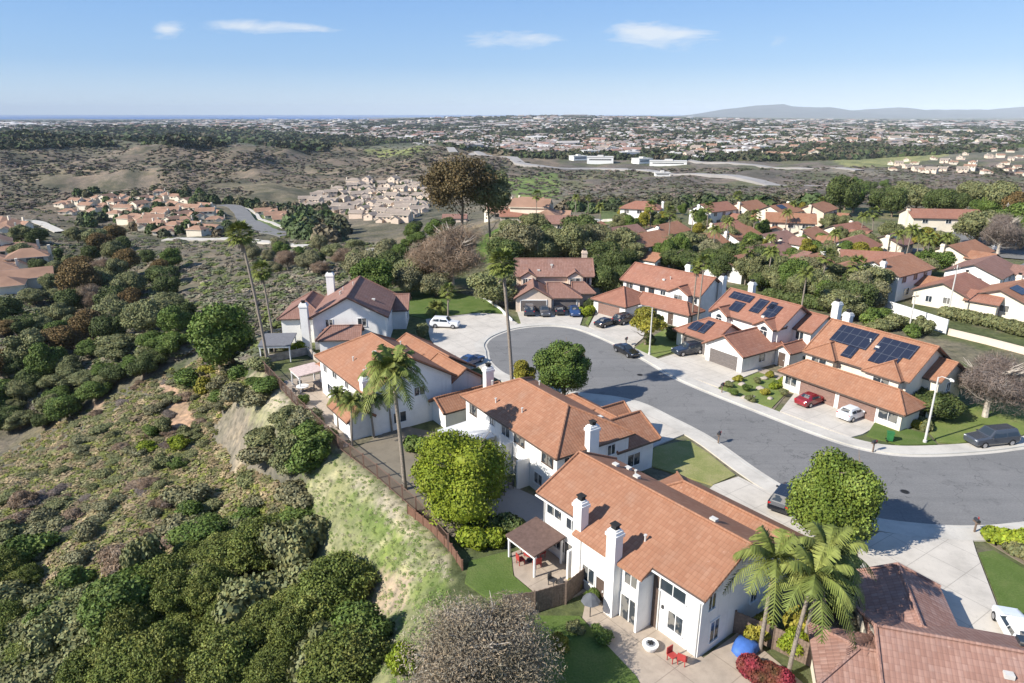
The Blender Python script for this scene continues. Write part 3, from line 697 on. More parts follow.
# ------------------------------------------------------------------ houses
def roof_geo(w, mb, caps=True):
    """w: dict x0,x1,y0,y1,ze,rise,axis,hipl,hipr,over"""
    o = w.get('over', .5); x0, x1, y0, y1 = w['x0']-o, w['x1']+o, w['y0']-o, w['y1']+o
    sw = w.get('axis', 'x') == 'y'
    if sw: x0, x1, y0, y1 = y0, y1, x0, x1
    half = (y1-y0)/2; pitch = w['rise']/(half-o); ze = w['ze']-o*pitch; zr = w['ze']+w['rise']; ym = (y0+y1)/2
    hl, hr = w.get('hipl', 0), w.get('hipr', 0); kx = half*.95
    r0 = (x0+(kx if hl else 0), ym, zr); r1 = (x1-(kx if hr else 0), ym, zr)
    e = [(x0,y0,ze),(x1,y0,ze),(x1,y1,ze),(x0,y1,ze)]
    faces = [[e[0],e[1],r1,r0],[e[2],e[3],r0,r1]]
    if hl: faces.append([e[3],e[0],r0])
    if hr: faces.append([e[1],e[2],r1])
    fl = (lambda p: (p[1], p[0], p[2])) if sw else (lambda p: p)
    th = .2
    edges = {}
    for f in faces:
        ff = [fl(p) for p in f]; 
        if sw: ff = ff[::-1]
        mb.poly(ff, 0); mb.poly([(p[0],p[1],p[2]-th) for p in ff[::-1]], 1)
        for i in range(len(ff)):
            a, b = ff[i], ff[(i+1) % len(ff)]
            if (b, a) in edges: del edges[(b, a)]
            else: edges[(a, b)] = 1
    for a, b in edges: mb.poly([a, (a[0],a[1],a[2]-th), (b[0],b[1],b[2]-th), b], 1)
    if caps:
        up = .05
        segs = [(r0, r1)]
        if hl: segs += [(e[0], r0), (e[3], r0)]
        else: segs += [(e[0], r0), (e[3], r0)]
        segs += [(e[1], r1), (e[2], r1)]
        for a, b in segs:
            a, b = fl(a), fl(b); mb.tube([(a[0],a[1],a[2]+up),(b[0],b[1],b[2]+up)], .12, 6, 2)
def roof_z(w, x, y):
    o = w.get('over', .5)
    if w.get('axis', 'x') == 'y': x, y = y, x; a0, a1 = w['x0'], w['x1']
    else: a0, a1 = w['y0'], w['y1']
    half = (a1-a0)/2; return w['ze']+w['rise']-abs(y-(a0+a1)/2)*w['rise']/half
def wall_geo(w, mb):
    x0, x1, y0, y1, zb, ze = w['x0'], w['x1'], w['y0'], w['y1'], w.get('zb', -1.0), w['ze']-.02
    sw = w.get('axis', 'x') == 'y'; hl, hr = w.get('hipl', 0), w.get('hipr', 0); zr = w['ze']+w['rise']-.2
    c = [(x0,y0),(x1,y0),(x1,y1),(x0,y1)]
    for i in range(4):
        (ax, ay), (bx, by) = c[i], c[(i+1) % 4]
        gable = ((i in (1,3)) and not sw and not (hr if i == 1 else hl)) or ((i in (0,2)) and sw and not (hr if i == 2 else hl))
        pts = [(ax,ay,zb),(bx,by,zb),(bx,by,ze)]
        if gable: pts.append(((ax+bx)/2,(ay+by)/2,zr))
        pts.append((ax,ay,ze)); mb.poly(pts)
def side_frame(w, side, a, z, out=0):
    """matrix putting local (u right, outward normal v, z up) on the side of a wing"""
    if side == 'f': p, rz = (a, w['y0']-out), 0
    elif side == 'b': p, rz = (a, w['y1']+out), math.pi
    elif side == 'r': p, rz = (w['x1']+out, a), math.pi/2
    else: p, rz = (w['x0']-out, a), -math.pi/2
    return Matrix.Translation((p[0], p[1], z)) @ Matrix.Rotation(rz, 4, 'Z')
def window(par, w, side, a, z, ww=1.5, hh=1.1, frame=None, arch=False):
    M = side_frame(w, side, a, z); g_ = MB(); f = MB(); fm = frame or M_trim
    g_.box(-ww/2, ww/2, -.03, .02, 0, hh, 0, M); b = .08
    for q in ((-ww/2-b, ww/2+b, -.07, .015, hh, hh+b), (-ww/2-b, ww/2+b, -.12, .015, -b, 0), (-ww/2-b, -ww/2, -.07, .015, 0, hh), (ww/2, ww/2+b, -.07, .015, 0, hh), (-.03, .03, -.055, .015, 0, hh)):
        f.box(*q, 0, M)
    if arch:
        P = [(-ww/2,-.03,hh+b)]+[(math.cos(math.pi*(1-k/8))*ww/2, -.03, hh+b+math.sin(math.pi*k/8)*ww/2) for k in range(9)]
        g_.poly([tuple(M @ Vector(p)) for p in P[::-1]][::-1])
    o = g_.build('window', M_glass, par); f.build('frame', fm, o); return o
def door(par, w, side, a, z=0, ww=1.8, hh=2.05, mat=None, sliding=True):
    M = side_frame(w, side, a, z); g_ = MB(); f = MB(); g_.box(-ww/2, ww/2, -.03, .02, .05, hh, 0, M)
    for q in ((-ww/2-.08, ww/2+.08, -.07, .015, hh, hh+.08), (-ww/2-.08, -ww/2, -.07, .015, 0, hh), (ww/2, ww/2+.08, -.07, .015, 0, hh)) + (((-.04, .04, -.06, .015, .05, hh),) if sliding else ((ww/2-.25, ww/2-.18, -.1, .0, .95, 1.1),)): f.box(*q, 0, M)
    o = g_.build('sliding_door' if sliding else 'door', mat or (M_glass if sliding else M_dark), par); f.build('frame', M_trim, o); return o
def garage(par, w, side, a, ww=4.9, hh=2.15, mat=None):
    M = side_frame(w, side, a, 0); g_ = MB(); mat = mat or M_brownwood
    for k in range(4): g_.box(-ww/2, ww/2, -.04, .015, .05+k*hh/4+.015, .05+(k+1)*hh/4-.015, 0, M)
    o = g_.build('garage_door', mat, par); f = MB()
    for q in ((-ww/2-.12, ww/2+.12, -.1, .012, hh+.05, hh+.22), (-ww/2-.12, -ww/2, -.1, .012, 0, hh+.05), (ww/2, ww/2+.12, -.1, .012, 0, hh+.05)): f.box(*q, 0, M)
    f.build('frame', M_trim, o); return o
def chimney(par, x, y, z1, sx=1.3, sy=.8, mat=None, zb=-.5, shoulder=True):
    m = MB()
    m.box(x-sx/2, x+sx/2, y-sy/2, y+sy/2, zb, z1)
    m.box(x-sx/2-.09, x+sx/2+.09, y-sy/2-.09, y+sy/2+.09, z1-.45, z1-.2); m.box(x-sx/2+.1, x+sx/2-.1, y-sy/2+.1, y+sy/2-.1, z1, z1+.12)
    o = m.build('chimney', mat or M_white, par); c = MB(); c.box(x-.22, x+.22, y-.2, y+.2, z1+.121, z1+.36); c.box(x-.3, x+.3, y-.27, y+.27, z1+.42, z1+.48)
    for sxx in (-.26,.22):
        for syy in (-.23,.19): c.box(x+sxx, x+sxx+.04, y+syy, y+syy+.04, z1+.36, z1+.42)
    c.build('chimney_cap', M_black, o); return o
def panels(par, w, slope, rects):
    """solar arrays lying on a slope: rects (x0,x1,s0,s1) s = distance from the ridge measured across, in plan"""
    o_ = w.get('over', .5); half = (w['y1']-w['y0'])/2; ym = (w['y0']+w['y1'])/2; p = w['rise']/half
    for x0, x1, s0, s1 in rects:
        sg = -1 if slope == 'f' else 1; m = MB(); zr = w['ze']+w['rise']
        q = [(x0, ym+sg*s1, zr-s1*p), (x1, ym+sg*s1, zr-s1*p), (x1, ym+sg*s0, zr-s0*p), (x0, ym+sg*s0, zr-s0*p)]
        if sg > 0: q = q[::-1]
        top = [(a, b, c+.16) for a, b, c in q]; bot = [(a, b, c+.08) for a, b, c in q]
        m.poly(top); m.poly(bot[::-1])
        for i in range(4): m.poly([bot[i], bot[(i+1)%4], top[(i+1)%4], top[i]])
        m.build('solar_panel', M_solar, par, uv=True)
def vents(par, w, n, seed):
    rg = random.Random(seed)
    for i in range(n):
        x = rg.uniform(w['x0']+1.5, w['x1']-1.5); y = rg.choice([rg.uniform(w['y0']+.6, (w['y0']+w['y1'])/2-.6), rg.uniform((w['y0']+w['y1'])/2+.6, w['y1']-.6)]); z = roof_z(w, x, y)
        m = MB()
        if rg.random() < .5: m.tube([(x,y,z-.1),(x,y,z+.4),(x,y,z+.44),(x,y,z+.52)], [.07,.07,.13,.13], 7)
        else: m.box(x-.25, x+.25, y-.2, y+.2, z-.05, z+.22)
        m.build('roof_vent', M_pole, par)
def house(O, ang, wings, label, wall=None, roof=None, name='house', loc_z=0, group=None, cat='house', trim=None, caps=True, seed=0):
    o = empty(name, (O[0], O[1], loc_z), R(ang), label=label, cat=cat, group=group); wall = wall or M_white; roof = roof or M_tile
    m = MB()
    for w in wings:
        if not w.get('nowall'): wall_geo(w, m)
    m.build('wall', wall, o)
    for w in wings:
        r = MB(); roof_geo(w, r, caps); r.build('roof', [w.get('mat', roof), trim or M_dark, w.get('mat', roof)], o, uv=True)
    return o
def W(x0, x1, y0, y1, ze, rise, axis='x', hipl=0, hipr=0, **k): return dict(x0=x0, x1=x1, y0=y0, y1=y1, ze=ze, rise=rise, axis=axis, hipl=hipl, hipr=hipr, **k)
def LW(O, ang, x, y):
    a = R(ang); return (O[0]+x*math.cos(a)-y*math.sin(a), O[1]+x*math.sin(a)+y*math.cos(a))
def bx(par, name, mat, *boxes):
    m = MB()
    for b in boxes: m.box(*b)
    return m.build(name, mat, par)

# A: the large white house in front
OA = (2.6, 48.2); AA = -52.0
wa = W(0,15.5,0,8.3,5.3,1.95,over=.45); wa2 = W(2.2,14.6,8.1,14.2,2.9,1.6,hipl=1); wa3 = W(4.2,8.2,5.6,12.8,3.3,1.7,'y',nowall=False)
hA = house(OA, AA, [wa, wa2], 'large white two-storey house with two chimneys on its sunlit wall and orange roof', M_white, M_tile)
m = MB(); p = 1.95/4.15
m.poly([(4.9,-1.5,5.3-1.5*p+.03),(11.7,-1.5,5.3-1.5*p+.03),(11.7,-.4,5.3-.4*p+.03),(4.9,-.4,5.3-.4*p+.03)]); m.poly([(4.9,-1.5,5.3-1.5*p-.17),(4.9,-.4,5.3-.4*p-.17),(11.7,-.4,5.3-.4*p-.17),(11.7,-1.5,5.3-1.5*p-.17)])
m.poly([(4.9,-1.5,5.3-1.5*p-.17),(11.7,-1.5,5.3-1.5*p-.17),(11.7,-1.5,5.3-1.5*p+.03),(4.9,-1.5,5.3-1.5*p+.03)]); m.poly([(11.7,-1.5,5.3-1.5*p-.17),(11.7,-.4,5.3-.4*p-.17),(11.7,-.4,5.3-.4*p+.03),(11.7,-1.5,5.3-1.5*p+.03)])
m.poly([(4.9,-.4,5.3-.4*p-.17),(4.9,-1.5,5.3-1.5*p-.17),(4.9,-1.5,5.3-1.5*p+.03),(4.9,-.4,5.3-.4*p+.03)])
m.build('roof', M_tile, hA, uv=True)
bay = W(5.2,11.3,-1.0,.4,4.62,.01); bx(hA, 'bay_wall', M_white, (5.2,11.3,-1.0,.3,-.5,4.62))
chimney(hA, 5.0, -.75, 7.1, .85, .75); chimney(hA, 9.0, -1.35, 7.0, .85, .75)
window(hA, wa, 'f', 1.3, 3.6, 1.7, 1.15); window(hA, wa, 'f', 3.3, 3.4, 1.1, .9); window(hA, wa, 'f', 1.6, .9, 1.9, .9); door(hA, wa, 'f', 3.5)
window(hA, bay, 'f', 6.3, .9, 1.2, 1.3); window(hA, bay, 'f', 10.4, 3.1, 1.1, .9); door(hA, bay, 'f', 10.4, 0, 1.5)
window(hA, wa, 'f', 13.2, 3.5, 2.1, 1.25); window(hA, wa, 'f', 13.6, .9, 1.2, 1.4); door(hA, bay, 'f', 7.6, 0, .9, 2.0, None, False)
bx(hA, 'painted_recess_shade', M_dark, (11.55,12.0,-.04,.02,.1,4.7)); bx(hA, 'buttress', M_white, (11.32,11.5,-1.5,-.02,-.5,4.3)); bx(hA, 'buttress', M_white, (4.2,4.38,-1.3,-.02,-.5,2.6))  # thin dark slab on the wall face paints a recess's shade beside the bay
window(hA, wa, 'r', 1.0, 3.5, .7, 1.2); window(hA, wa, 'r', 1.6, .7, .9, 1.6); window(hA, wa, 'r', 6.0, 1.6, .7, .9)
vents(hA, wa, 6, 3); garage(hA, wa2, 'b', 11.5); garage(hA, wa2, 'b', 5.2)

def downpipe(par, x, y, z1): m = MB(); m.tube([(x,y,0),(x,y,z1)], .045, 6); m.build('downpipe', M_pole, par)
for q_ in ((.12,-.07,4.9),(15.38,-.07,4.9),(4.55,-.07,4.9),(12.15,-.07,4.9),(15.57,8.2,4.9)): downpipe(hA, *q_)
for i_, (a_, b_, y_, z_) in enumerate([(-.45,4.85,-.5,5.04),(11.75,15.95,-.5,5.04)]): m = MB(); m.box(a_, b_, y_-.09, y_-.005, z_-.16, z_-.06); m.build('gutter', M_trim, hA)
bx(hA, 'wall_lamp', M_metal, (12.4,12.55,-.12,-.01,2.1,2.35)); bx(hA, 'air_vent', M_pole, (15.5,15.53,4.0,4.5,5.6,5.95))
# B: second house of the near row
OB = (-5.0, 68.2); AB = -56.6
wb = W(0,16.4,0,8.6,5.3,2.15,hipl=1,hipr=1,over=.45); wb2 = W(2.2,13.6,8.5,13.6,2.9,1.4,hipl=1); wb3 = W(7.4,10.2,6.2,14.4,2.95,1.1,'y'); wb4 = W(10.8,16.0,7.7,12.4,3.6,1.5,'y',hipl=0)
hB = house(OB, AB, [wb, wb2, wb3, wb4], 'white two-storey house under a hipped orange roof behind the big round tree', M_white, M_tile)
chimney(hB, 16.85, 3.6, 7.3, .7, 1.1); chimney(hB, -.85, 3.4, 7.4, .7, 1.0)
window(hB, wb, 'f', 1.6, 3.5, 1.3, 1.2, M_dark); window(hB, wb, 'f', 5.4, 3.8, .8, .8); window(hB, wb, 'f', 8.0, 3.6, 1.4, 1.0); window(hB, wb, 'f', 15.0, 3.6, 1.6, 1.1, M_dark); window(hB, wb, 'f', 10.4, 3.7, 1.6, 1.1, M_dark); window(hB, wb, 'r', 1.4, 3.3, 1.2, 1.3)
door(hB, wb, 'f', 10.5, 0, 2.2); door(hB, wb, 'f', 7.2, 0, 2.0); window(hB, wb, 'f', 13.6, .9, 1.2, 1.1); window(hB, wb4, 'r', 9.8, 1.0, 1.6, 1.3); window(hB, wb, 'r', 6.4, 3.4, .9, 1.0)
bx(hB, 'wing_wall', M_white, (9.0,9.2,-1.6,-.02,-.2,3.4)); bx(hB, 'wing_wall', M_white, (11.9,12.1,-1.4,-.02,-.2,3.0)); garage(hB, wb2, 'b', 5.0); vents(hB, wb, 5, 4)

# C: third house, big hipped roof
OC = (-24.3, 81.2); AC = -55.0
wc = W(0,15.4,0,10.2,5.3,3.05,hipl=1,over=.5); wc2 = W(-2.3,8.6,10.1,17.0,2.9,1.9); wc3 = W(8.6,14.4,10.1,15.0,3.6,1.6,hipr=0); wc4 = W(-3.6,.02,1.0,8.0,2.7,1.2,'y',hipl=1); wc6 = W(15.38,18.4,7.6,15.4,2.5,.9,'y')
hC = house(OC, AC, [wc, wc2, wc3, wc4, wc6], 'white house with a broad orange hipped roof and arched windows beside the palms', M_white, M_tile)
chimney(hC, 14.0, .1, 6.6, .9, .9)
for a in (1.8, 12.4): window(hC, wc, 'f', a, 3.4, 1.1, .9, None, True)
window(hC, wc, 'f', 5.0, 3.6, 1.3, 1.0); window(hC, wc, 'f', 8.8, 3.6, .9, .9, None, True); window(hC, wc, 'f', 3.0, .9, 1.6, 1.2); door(hC, wc, 'f', 6.4, 0, 2.0); door(hC, wc, 'f', 9.6, 0, 2.2); window(hC, wc, 'l', 4.0, 3.5, 1.2, 1.1)
wc5 = W(10.2,15.0,-2.4,.02,2.8,.9,'x'); w_ = MB(); wall_geo(wc5, w_); w_.build('wall', M_white, hC); r = MB(); roof_geo(wc5, r); r.build('roof', [M_tile, M_dark, M_tile], hC, uv=True)
window(hC, wc, 'r', 2.2, 3.5, 1.1, 1.1); window(hC, wc, 'r', 6.0, 3.6, 1.3, 1.0); window(hC, wc, 'r', 3.4, .9, 1.5, 1.2); window(hC, wc, 'f', 13.6, .9, 1.0, 1.2); window(hC, wc3, 'r', 12.5, 1.2, 1.2, 1.0); garage(hC, wc2, 'b', 3); vents(hC, wc, 5, 5)

# D: house at the head of the cul-de-sac
OD = (-32.5, 98.0); AD = 4.0
wd = W(2.6,13.4,0,13,5.3,2.9,'y',over=.5); wd2 = W(-3.0,3.4,3.5,12.0,4.3,1.7,'y',hipl=1); wd3 = W(11.0,15.6,9.6,16.0,3.6,1.6,'x'); wd4 = W(4.0,9.6,-3.2,.02,3.0,1.2,'x',hipl=1)
hD = house(OD, AD, [wd, wd2, wd3, wd4], 'white house with dark brown roof and tall white chimneys left of the cul-de-sac', M_white, M_tile2)
chimney(hD, 1.6, -.6, 7.4, 1.1, 1.1); chimney(hD, 3.2, 12.6, 9.0, 1.2, 1.0)
window(hD, wd, 'f', 9.9, 3.6, 1.2, 1.2); window(hD, wd, 'f', 5.0, 3.6, 1.0, 1.1); window(hD, wd, 'f', 3.6, 1.0, 1.0, 1.2); window(hD, wd, 'r', 8.4, 3.5, 1.2, 1.1); door(hD, wd, 'f', 11.5, 0, 1.8); window(hD, wd, 'r', 4.0, 3.5, 1.3, 1.1); window(hD, wd2, 'f', .5, 2.2, 1.3, 1.2); window(hD, wd3, 'r', 12.5, 1.0, 1.4, 1.2); vents(hD, wd, 5, 8)

# E: house facing the camera at the top of the cul-de-sac
OE = (.9, 126.6); AE = 0
we = W(0,14.2,0,7.4,5.2,2.3,over=.5); we2 = W(-.2,6.2,-7.6,.5,2.75,1.9,'y',over=.4); we3 = W(6.0,11.4,-6.8,.3,2.7,1.7,'x',over=.45,hipr=1); we4 = W(10.8,14.2,-3.2,.2,2.8,1.3,'x',hipr=1)
we5 = W(.8,3.6,-1.0,1.4,5.1,.9,'y',over=.25); we6 = W(9.6,12.4,-1.0,1.4,5.1,.9,'y',over=.25)
hE = house(OE, AE, [we, we2, we3, we4, we5, we6], 'cream two-storey house with mauve-brown roof and two garages facing the cul-de-sac', M_peach, M_tile2)
garage(hE, we2, 'f', 3.0, 4.6, 2.1, M_greyw); garage(hE, we3, 'f', 8.7, 4.2, 2.1, M_greyw)
for a in (1.6, 2.7): window(hE, we5, 'f', a, 3.4, .8, 1.2)
window(hE, we6, 'f', 11.0, 3.4, 1.9, 1.3); window(hE, we, 'f', 13.3, 3.4, 1.1, 1.3); chimney(hE, 13.4, 6.6, 8.4, 1.0, .9, M_peach); vents(hE, we, 4, 9)

# F: red-roofed house right of it
OF = (20.6, 123.2); AF = -48.0
wf = W(0,16.2,0,7.6,5.3,2.3,over=.5); wf2 = W(-.6,6.6,-7.4,.4,2.8,2.0,'x',over=.45,hipl=1,hipr=1); wf3 = W(6.2,16.6,-3.4,.3,2.8,1.2,'x',hipr=1); wf4 = W(11.0,14.8,-1.2,1.0,5.2,1.0,'y',over=.3)
hF = house(OF, AF, [wf, wf2, wf3, wf4], 'white two-storey house with a plain red tiled roof behind the yellow-green street tree', M_white, M_tile3)
garage(hF, wf2, 'f', 3.0, 4.9, 2.1); window(hF, wf, 'f', 1.5, 3.5, 1.5, 1.4); window(hF, wf, 'f', 4.4, 3.7, 1.0, .8, M_dark); window(hF, wf, 'f', 6.4, 3.7, 1.1, .9, M_dark); window(hF, wf, 'f', 8.9, 3.8, 1.0, .7)
window(hF, wf4, 'f', 12.9, 3.6, 1.6, 1.2); window(hF, wf, 'f', 15.4, 3.5, 1.0, 1.1); window(hF, wf3, 'f', 9.5, .9, 1.8, 1.3); door(hF, wf3, 'f', 13.2, 0, 1.1, 2.1, M_dark, False)
chimney(hF, 10.2, 5.4, 8.6, 1.0, .8); chimney(hF, 16.9, 5.8, 7.6, .8, 1.2); vents(hF, wf, 4, 10)

# G
OG = (31.4, 102.4); AG = -57.2
wg = W(0,11.8,0,8.2,5.3,2.6,over=.5); wg2 = W(-1.4,5.6,-6.2,.4,2.8,1.9,'x',over=.5,hipl=1); wg3 = W(5.7,12.2,-7.6,.5,2.8,1.9,'y',over=.45); wg4 = W(11.6,14.6,3.6,9.6,4.9,1.7,'x',over=.4); wg5 = W(.4,3.4,-.9,1.6,5.2,.9,'y',over=.3); wg6 = W(8.6,11.6,-.9,1.6,5.2,.9,'y',over=.3)
hG = house(OG, AG, [wg, wg2, wg3, wg4, wg5, wg6], 'white house with orange roof carrying several small separate solar panels', M_white, M_tile3)
garage(hG, wg3, 'f', 9.0, 4.9, 2.15, M_greyw); garage(hG, wg2, 'f', 2.1, 4.6, 2.15, M_greyw)
window(hG, wg5, 'f', 1.9, 3.4, 1.1, 1.0, None, True); window(hG, wg6, 'f', 10.1, 3.5, 1.2, 1.0, None, True); window(hG, wg4, 'f', 12.9, 3.2, 1.2, 1.2); window(hG, wg3, 'r', -3.5, 1.0, 1.2, 1.1)
wg7 = W(12.3,14.6,-.6,3.7,2.5,.8,'y',over=.3); w_ = MB(); wall_geo(wg7, w_); w_.build('wall', M_white, hG); r = MB(); roof_geo(wg7, r); r.build('roof', [M_tile3, M_dark, M_tile3], hG, uv=True); door(hG, wg7, 'f', 13.4, 0, 1.1, 2.1, M_dark, False)
panels(hG, wg, 'f', [(.6,4.6,.5,1.7),(2.3,4.3,2.0,3.7),(5.6,7.3,.6,3.0),(7.7,8.8,.6,1.8),(8.0,10.0,1.0,3.2)]); panels(hG, wg2, 'f', [(.2,2.0,1.3,2.9),(2.2,3.5,.6,2.9)])
chimney(hG, 14.4, 9.4, 8.2, 1.0, 1.0); chimney(hG, .2, 8.4, 8.4, .9, .8); vents(hG, wg, 4, 11)

# H
OH = (38.6, 83.6); AH = -57.2
wh = W(0,12.6,0,9.4,5.3,3.0,over=.5); wh2 = W(-1.0,14.4,-3.4,.4,2.8,1.35,'x',over=.55,hipl=1,hipr=1); wh3 = W(12.2,14.4,3.6,9.2,4.9,1.6,'x',over=.35); wh4 = W(.2,4.0,-1.0,1.4,5.2,1.2,'y',over=.35,hipl=1); wh5 = W(8.2,12.2,-1.0,1.4,5.2,1.2,'y',over=.35,hipl=1)
hH = house(OH, AH, [wh, wh2, wh3, wh4, wh5], 'cream house whose orange roof carries two large solar arrays above two brown garage doors', M_cream, M_tile)
garage(hH, wh2, 'f', 4.0, 4.8, 2.15); garage(hH, wh2, 'f', 10.2-1, 4.6, 2.15); window(hH, wh2, 'f', .2, .9, 1.6, 1.2); window(hH, wh2, 'f', 12.9, .9, 2.2, 1.4)
window(hH, wh4, 'f', 2.1, 3.6, 2.0, 1.1); window(hH, wh5, 'f', 10.2, 3.6, 1.9, 1.1); window(hH, wh3, 'r', 6, 3.0, .8, 1)
panels(hH, wh, 'f', [(1.4,6.3,.5,3.0),(4.1,5.5,3.1,4.6),(7.0,11.4,.7,2.6),(7.4,10.6,2.6,4.2)]); chimney(hH, .2, 7.2, 8.9, 1.0, .9); vents(hH, wh, 3, 12)
bx(hH, 'utility_door', M_trim, (14.4,14.46,2.0,2.6,.1,2.3))

# I: single-storey house cropped by the frame, lower right
OI = (21.6, 33.8); AI = -16.3
wi = W(.9,22,-3.6,3.9,2.7,1.85,over=.5); wi2 = W(1.1,6.1,2.6,8.3,2.45,1.1,'y',over=.4); wi3 = W(-2.6,.4,-3.0,1.6,2.6,.8,'x',over=.4,hipl=1)
hI = house(OI, AI, [wi, wi2, wi3], 'low single-storey house with pinkish ribbed tile roof, cut off by the lower right corner', M_cream, tile('pink_tile', (.30,.165,.125), (.34,.195,.15), (.39,.24,.19), .45))
garage(hI, wi2, 'b', 3.6, 4.2); window(hI, wi, 'l', 0.5, 1.0, 1.2, 1.2); window(hI, wi3, 'f', -1.4, 1.0, 1.0, 1.0)
bx(hI, 'skylight', M_glass, (8.6,9.8,1.6,2.3,3.9,4.15)); vents(hI, wi, 5, 13)

# ------------------------------------------------------------------ labels for crowds of look-alikes
ORD = ['leftmost','second from the left','third from the left','fourth from the left','fifth from the left','sixth from the left','seventh from the left','eighth from the left','ninth from the left','tenth from the left','eleventh from the left','twelfth from the left','thirteenth from the left','fourteenth from the left','fifteenth from the left','sixteenth from the left']
PEND = {}
def pend(o, base, group): PEND.setdefault((base, group), []).append(o); o['group'] = group; o['label'] = base
def flush():
    for (base, group), L in PEND.items():
        L.sort(key=lambda o: project(*o.location)[0]); n = len(L)
        for i, o in enumerate(L):
            if n == 1: o['label'] = base
            elif n <= 14: o['label'] = base+', '+(ORD[i] if i < n-1 or n < 3 else 'rightmost')
def T(kind, px, py, w, h, label=None, group=None, cat=None, name=None, zoff=0.0, rz=None):
    x, y, z = at1(px, py); shr = kind.startswith('bush') or kind == 'oak'
    return plant(kind, x, y, z+zoff-.1, w, h, label, cat or ('shrub' if shr else 'tree'), group, name or ('shrub' if kind.startswith('bush') else None), rz=rz)
defkind('euc', foliage('leaf_euc', (.09,.075,.03), (.14,.105,.045), (.20,.15,.07)), 20, 27, 22000, .2, 26, 11, core=.3, variants=1, lobe=.24, jit=.9, shell=(.3,1.25))
defkind('eucg', G_olive, 12, 24, 12000, .24, 22, 9, core=.45, variants=1, lobe=.4)
defkind('cypress', G_dark, 2.2, 8, 2500, .2, 10, 0, variants=1, lobe=.8, trunk=False)
for k_ in ('euc', 'eucg'): NAMES[k_] = 'eucalyptus_tree'
# individually recognisable trees
plant('round', -4.6, 53.2, -.2, 9.4, 8.0, 'big dense round yellow-green tree beside the hillside fence', v=0)
plant('green', 6.3, 77.0, 0, 7.8, 8.6, 'round dark green tree at the inner kerb of the cul-de-sac', v=0)
plant('lime', 26.7, 48.6, 0, 7.6, 8.4, 'bright green tree overhanging the driveway between the two nearest houses', v=0)
plant('lt', 20.7, 100.2, .1, 6.4, 5.6, 'small yellow-green street tree on the lawn of the red-roofed house', v=0)
plant('lt', 1.4, 80.6, .1, 3.8, 4.2, 'small thin yellowish tree at the foot of the tall fan palm', v=0)
plant('brownbush', -1.9, 32.8, -.3, 8.8, 6.8, 'big twiggy brown tree at the bottom edge of the picture', cat='tree', v=0)
T('euc', 462, 262, 22, 29, 'tall rust-brown eucalyptus standing above the whole left valley', cat='tree'); T('eucg', 490, 258, 12, 25, 'grey-green eucalyptus right behind the tall rust-brown one')
T('bare', 452, 290, 17, 13, 'wide tan leafless tree at the back of the bright lawn'); T('olive', 494, 306, 9, 7, 'rounded olive tree between the bright lawn and the fan palm')
T('mid', 222, 372, 10.5, 11, 'large green tree on the hillside left of the tall leaning palm')
T('dark', 928, 418, 6.5, 3.8, 'low dark green tree behind the street lamp on the right'); T('mauve', 985, 418, 9.5, 7.5, 'bare grey tree with pale trunk on the right-hand corner lawn')
T('bush', 834, 403, 2.4, 2.8, 'clipped green shrub between the two brown garage doors'); T('cypress', 62, 268, 3.6, 11, 'narrow dark cypress in the canyon on the left', name='cypress_tree', cat='tree')
T('bushbright', 404, 672, 2.6, 2.4, 'bright green shrub on the slope left of the leafless tree'); T('busholive', 422, 338, 3.4, 2.6, 'yellow-green shrub in front of the white car')
T('mid', 372, 300, 9, 8, 'green tree behind the chimney of the brown-roofed house')
# palms
palm(-10.2, 57.3, 0, 12.2, 4.0, 'tall feather palm rising in front of the broad hipped roof', 'queen', (-.6,.2), 3, 44, tr=.2)
x,y,z = at1(268,366); palm(x, y, z, 18.8, 2.3, 'very tall leaning fan palm at the left end of the fence', 'fan', (-1.6,0), 4, 44, tr=.2)
x,y,z = at1(275,352); palm(x, y, z, 12.5, 1.9, 'thinner dark fan palm just right of the very tall leaning one', 'fan', (-.6,0), 5, 40, tr=.16)
palm(0.1, 76.6, 0, 18.0, 2.1, 'very tall fan palm between the near houses and the cul-de-sac', 'fan', (-1.2,0), 6, 50, tr=.22)
palm(-13.4, 117, .1, 1.3, 3.0, 'squat feather palm on the bright lawn', 'queen', (0,0), 7, 34, tr=.35)
for i, (x_, y_, h_, lx) in enumerate([(16.5,36.6,7.2,.2),(17.6,34.6,7.6,.7),(19.2,36.4,7.9,.6)]):
    palm(x_, y_, 0, h_, 3.7, ['left palm of the yellow-green trio at the corner of the large white house','middle palm of the yellow-green trio at the corner of the large white house','right palm of the yellow-green trio at the corner of the large white house'][i], 'queen', (lx,.1), 11+i, 19, group='palms at the corner of the large white house', tr=.14)
for i, (px_, py_, h_, c_) in enumerate([(352,446,5.2,2.2),(374,438,4.6,2.2),(338,430,4.4,1.8),(392,432,4.6,1.9)]):
    x,y,z = at1(px_,py_); pend(palm(x, y, z, h_, c_, 'x', 'queen', (-.3 if i%2 else .3,.1), 21+i, 26, tr=.12), 'short feather palm in the yard of the broad hipped house', 'short palms behind the hillside fence')
for i, (px_, py_, h_, c_) in enumerate([(697,330,11.5,1.7),(691,328,10.5,1.5)]):
    x,y,z = at1(px_,py_); pend(palm(x, y, z, h_, c_, 'x', 'fan', (.2,0), 31+i, 30, tr=.13), 'thin tall fan palm at the gable of the red-roofed house', 'pair of thin palms by the red roof')
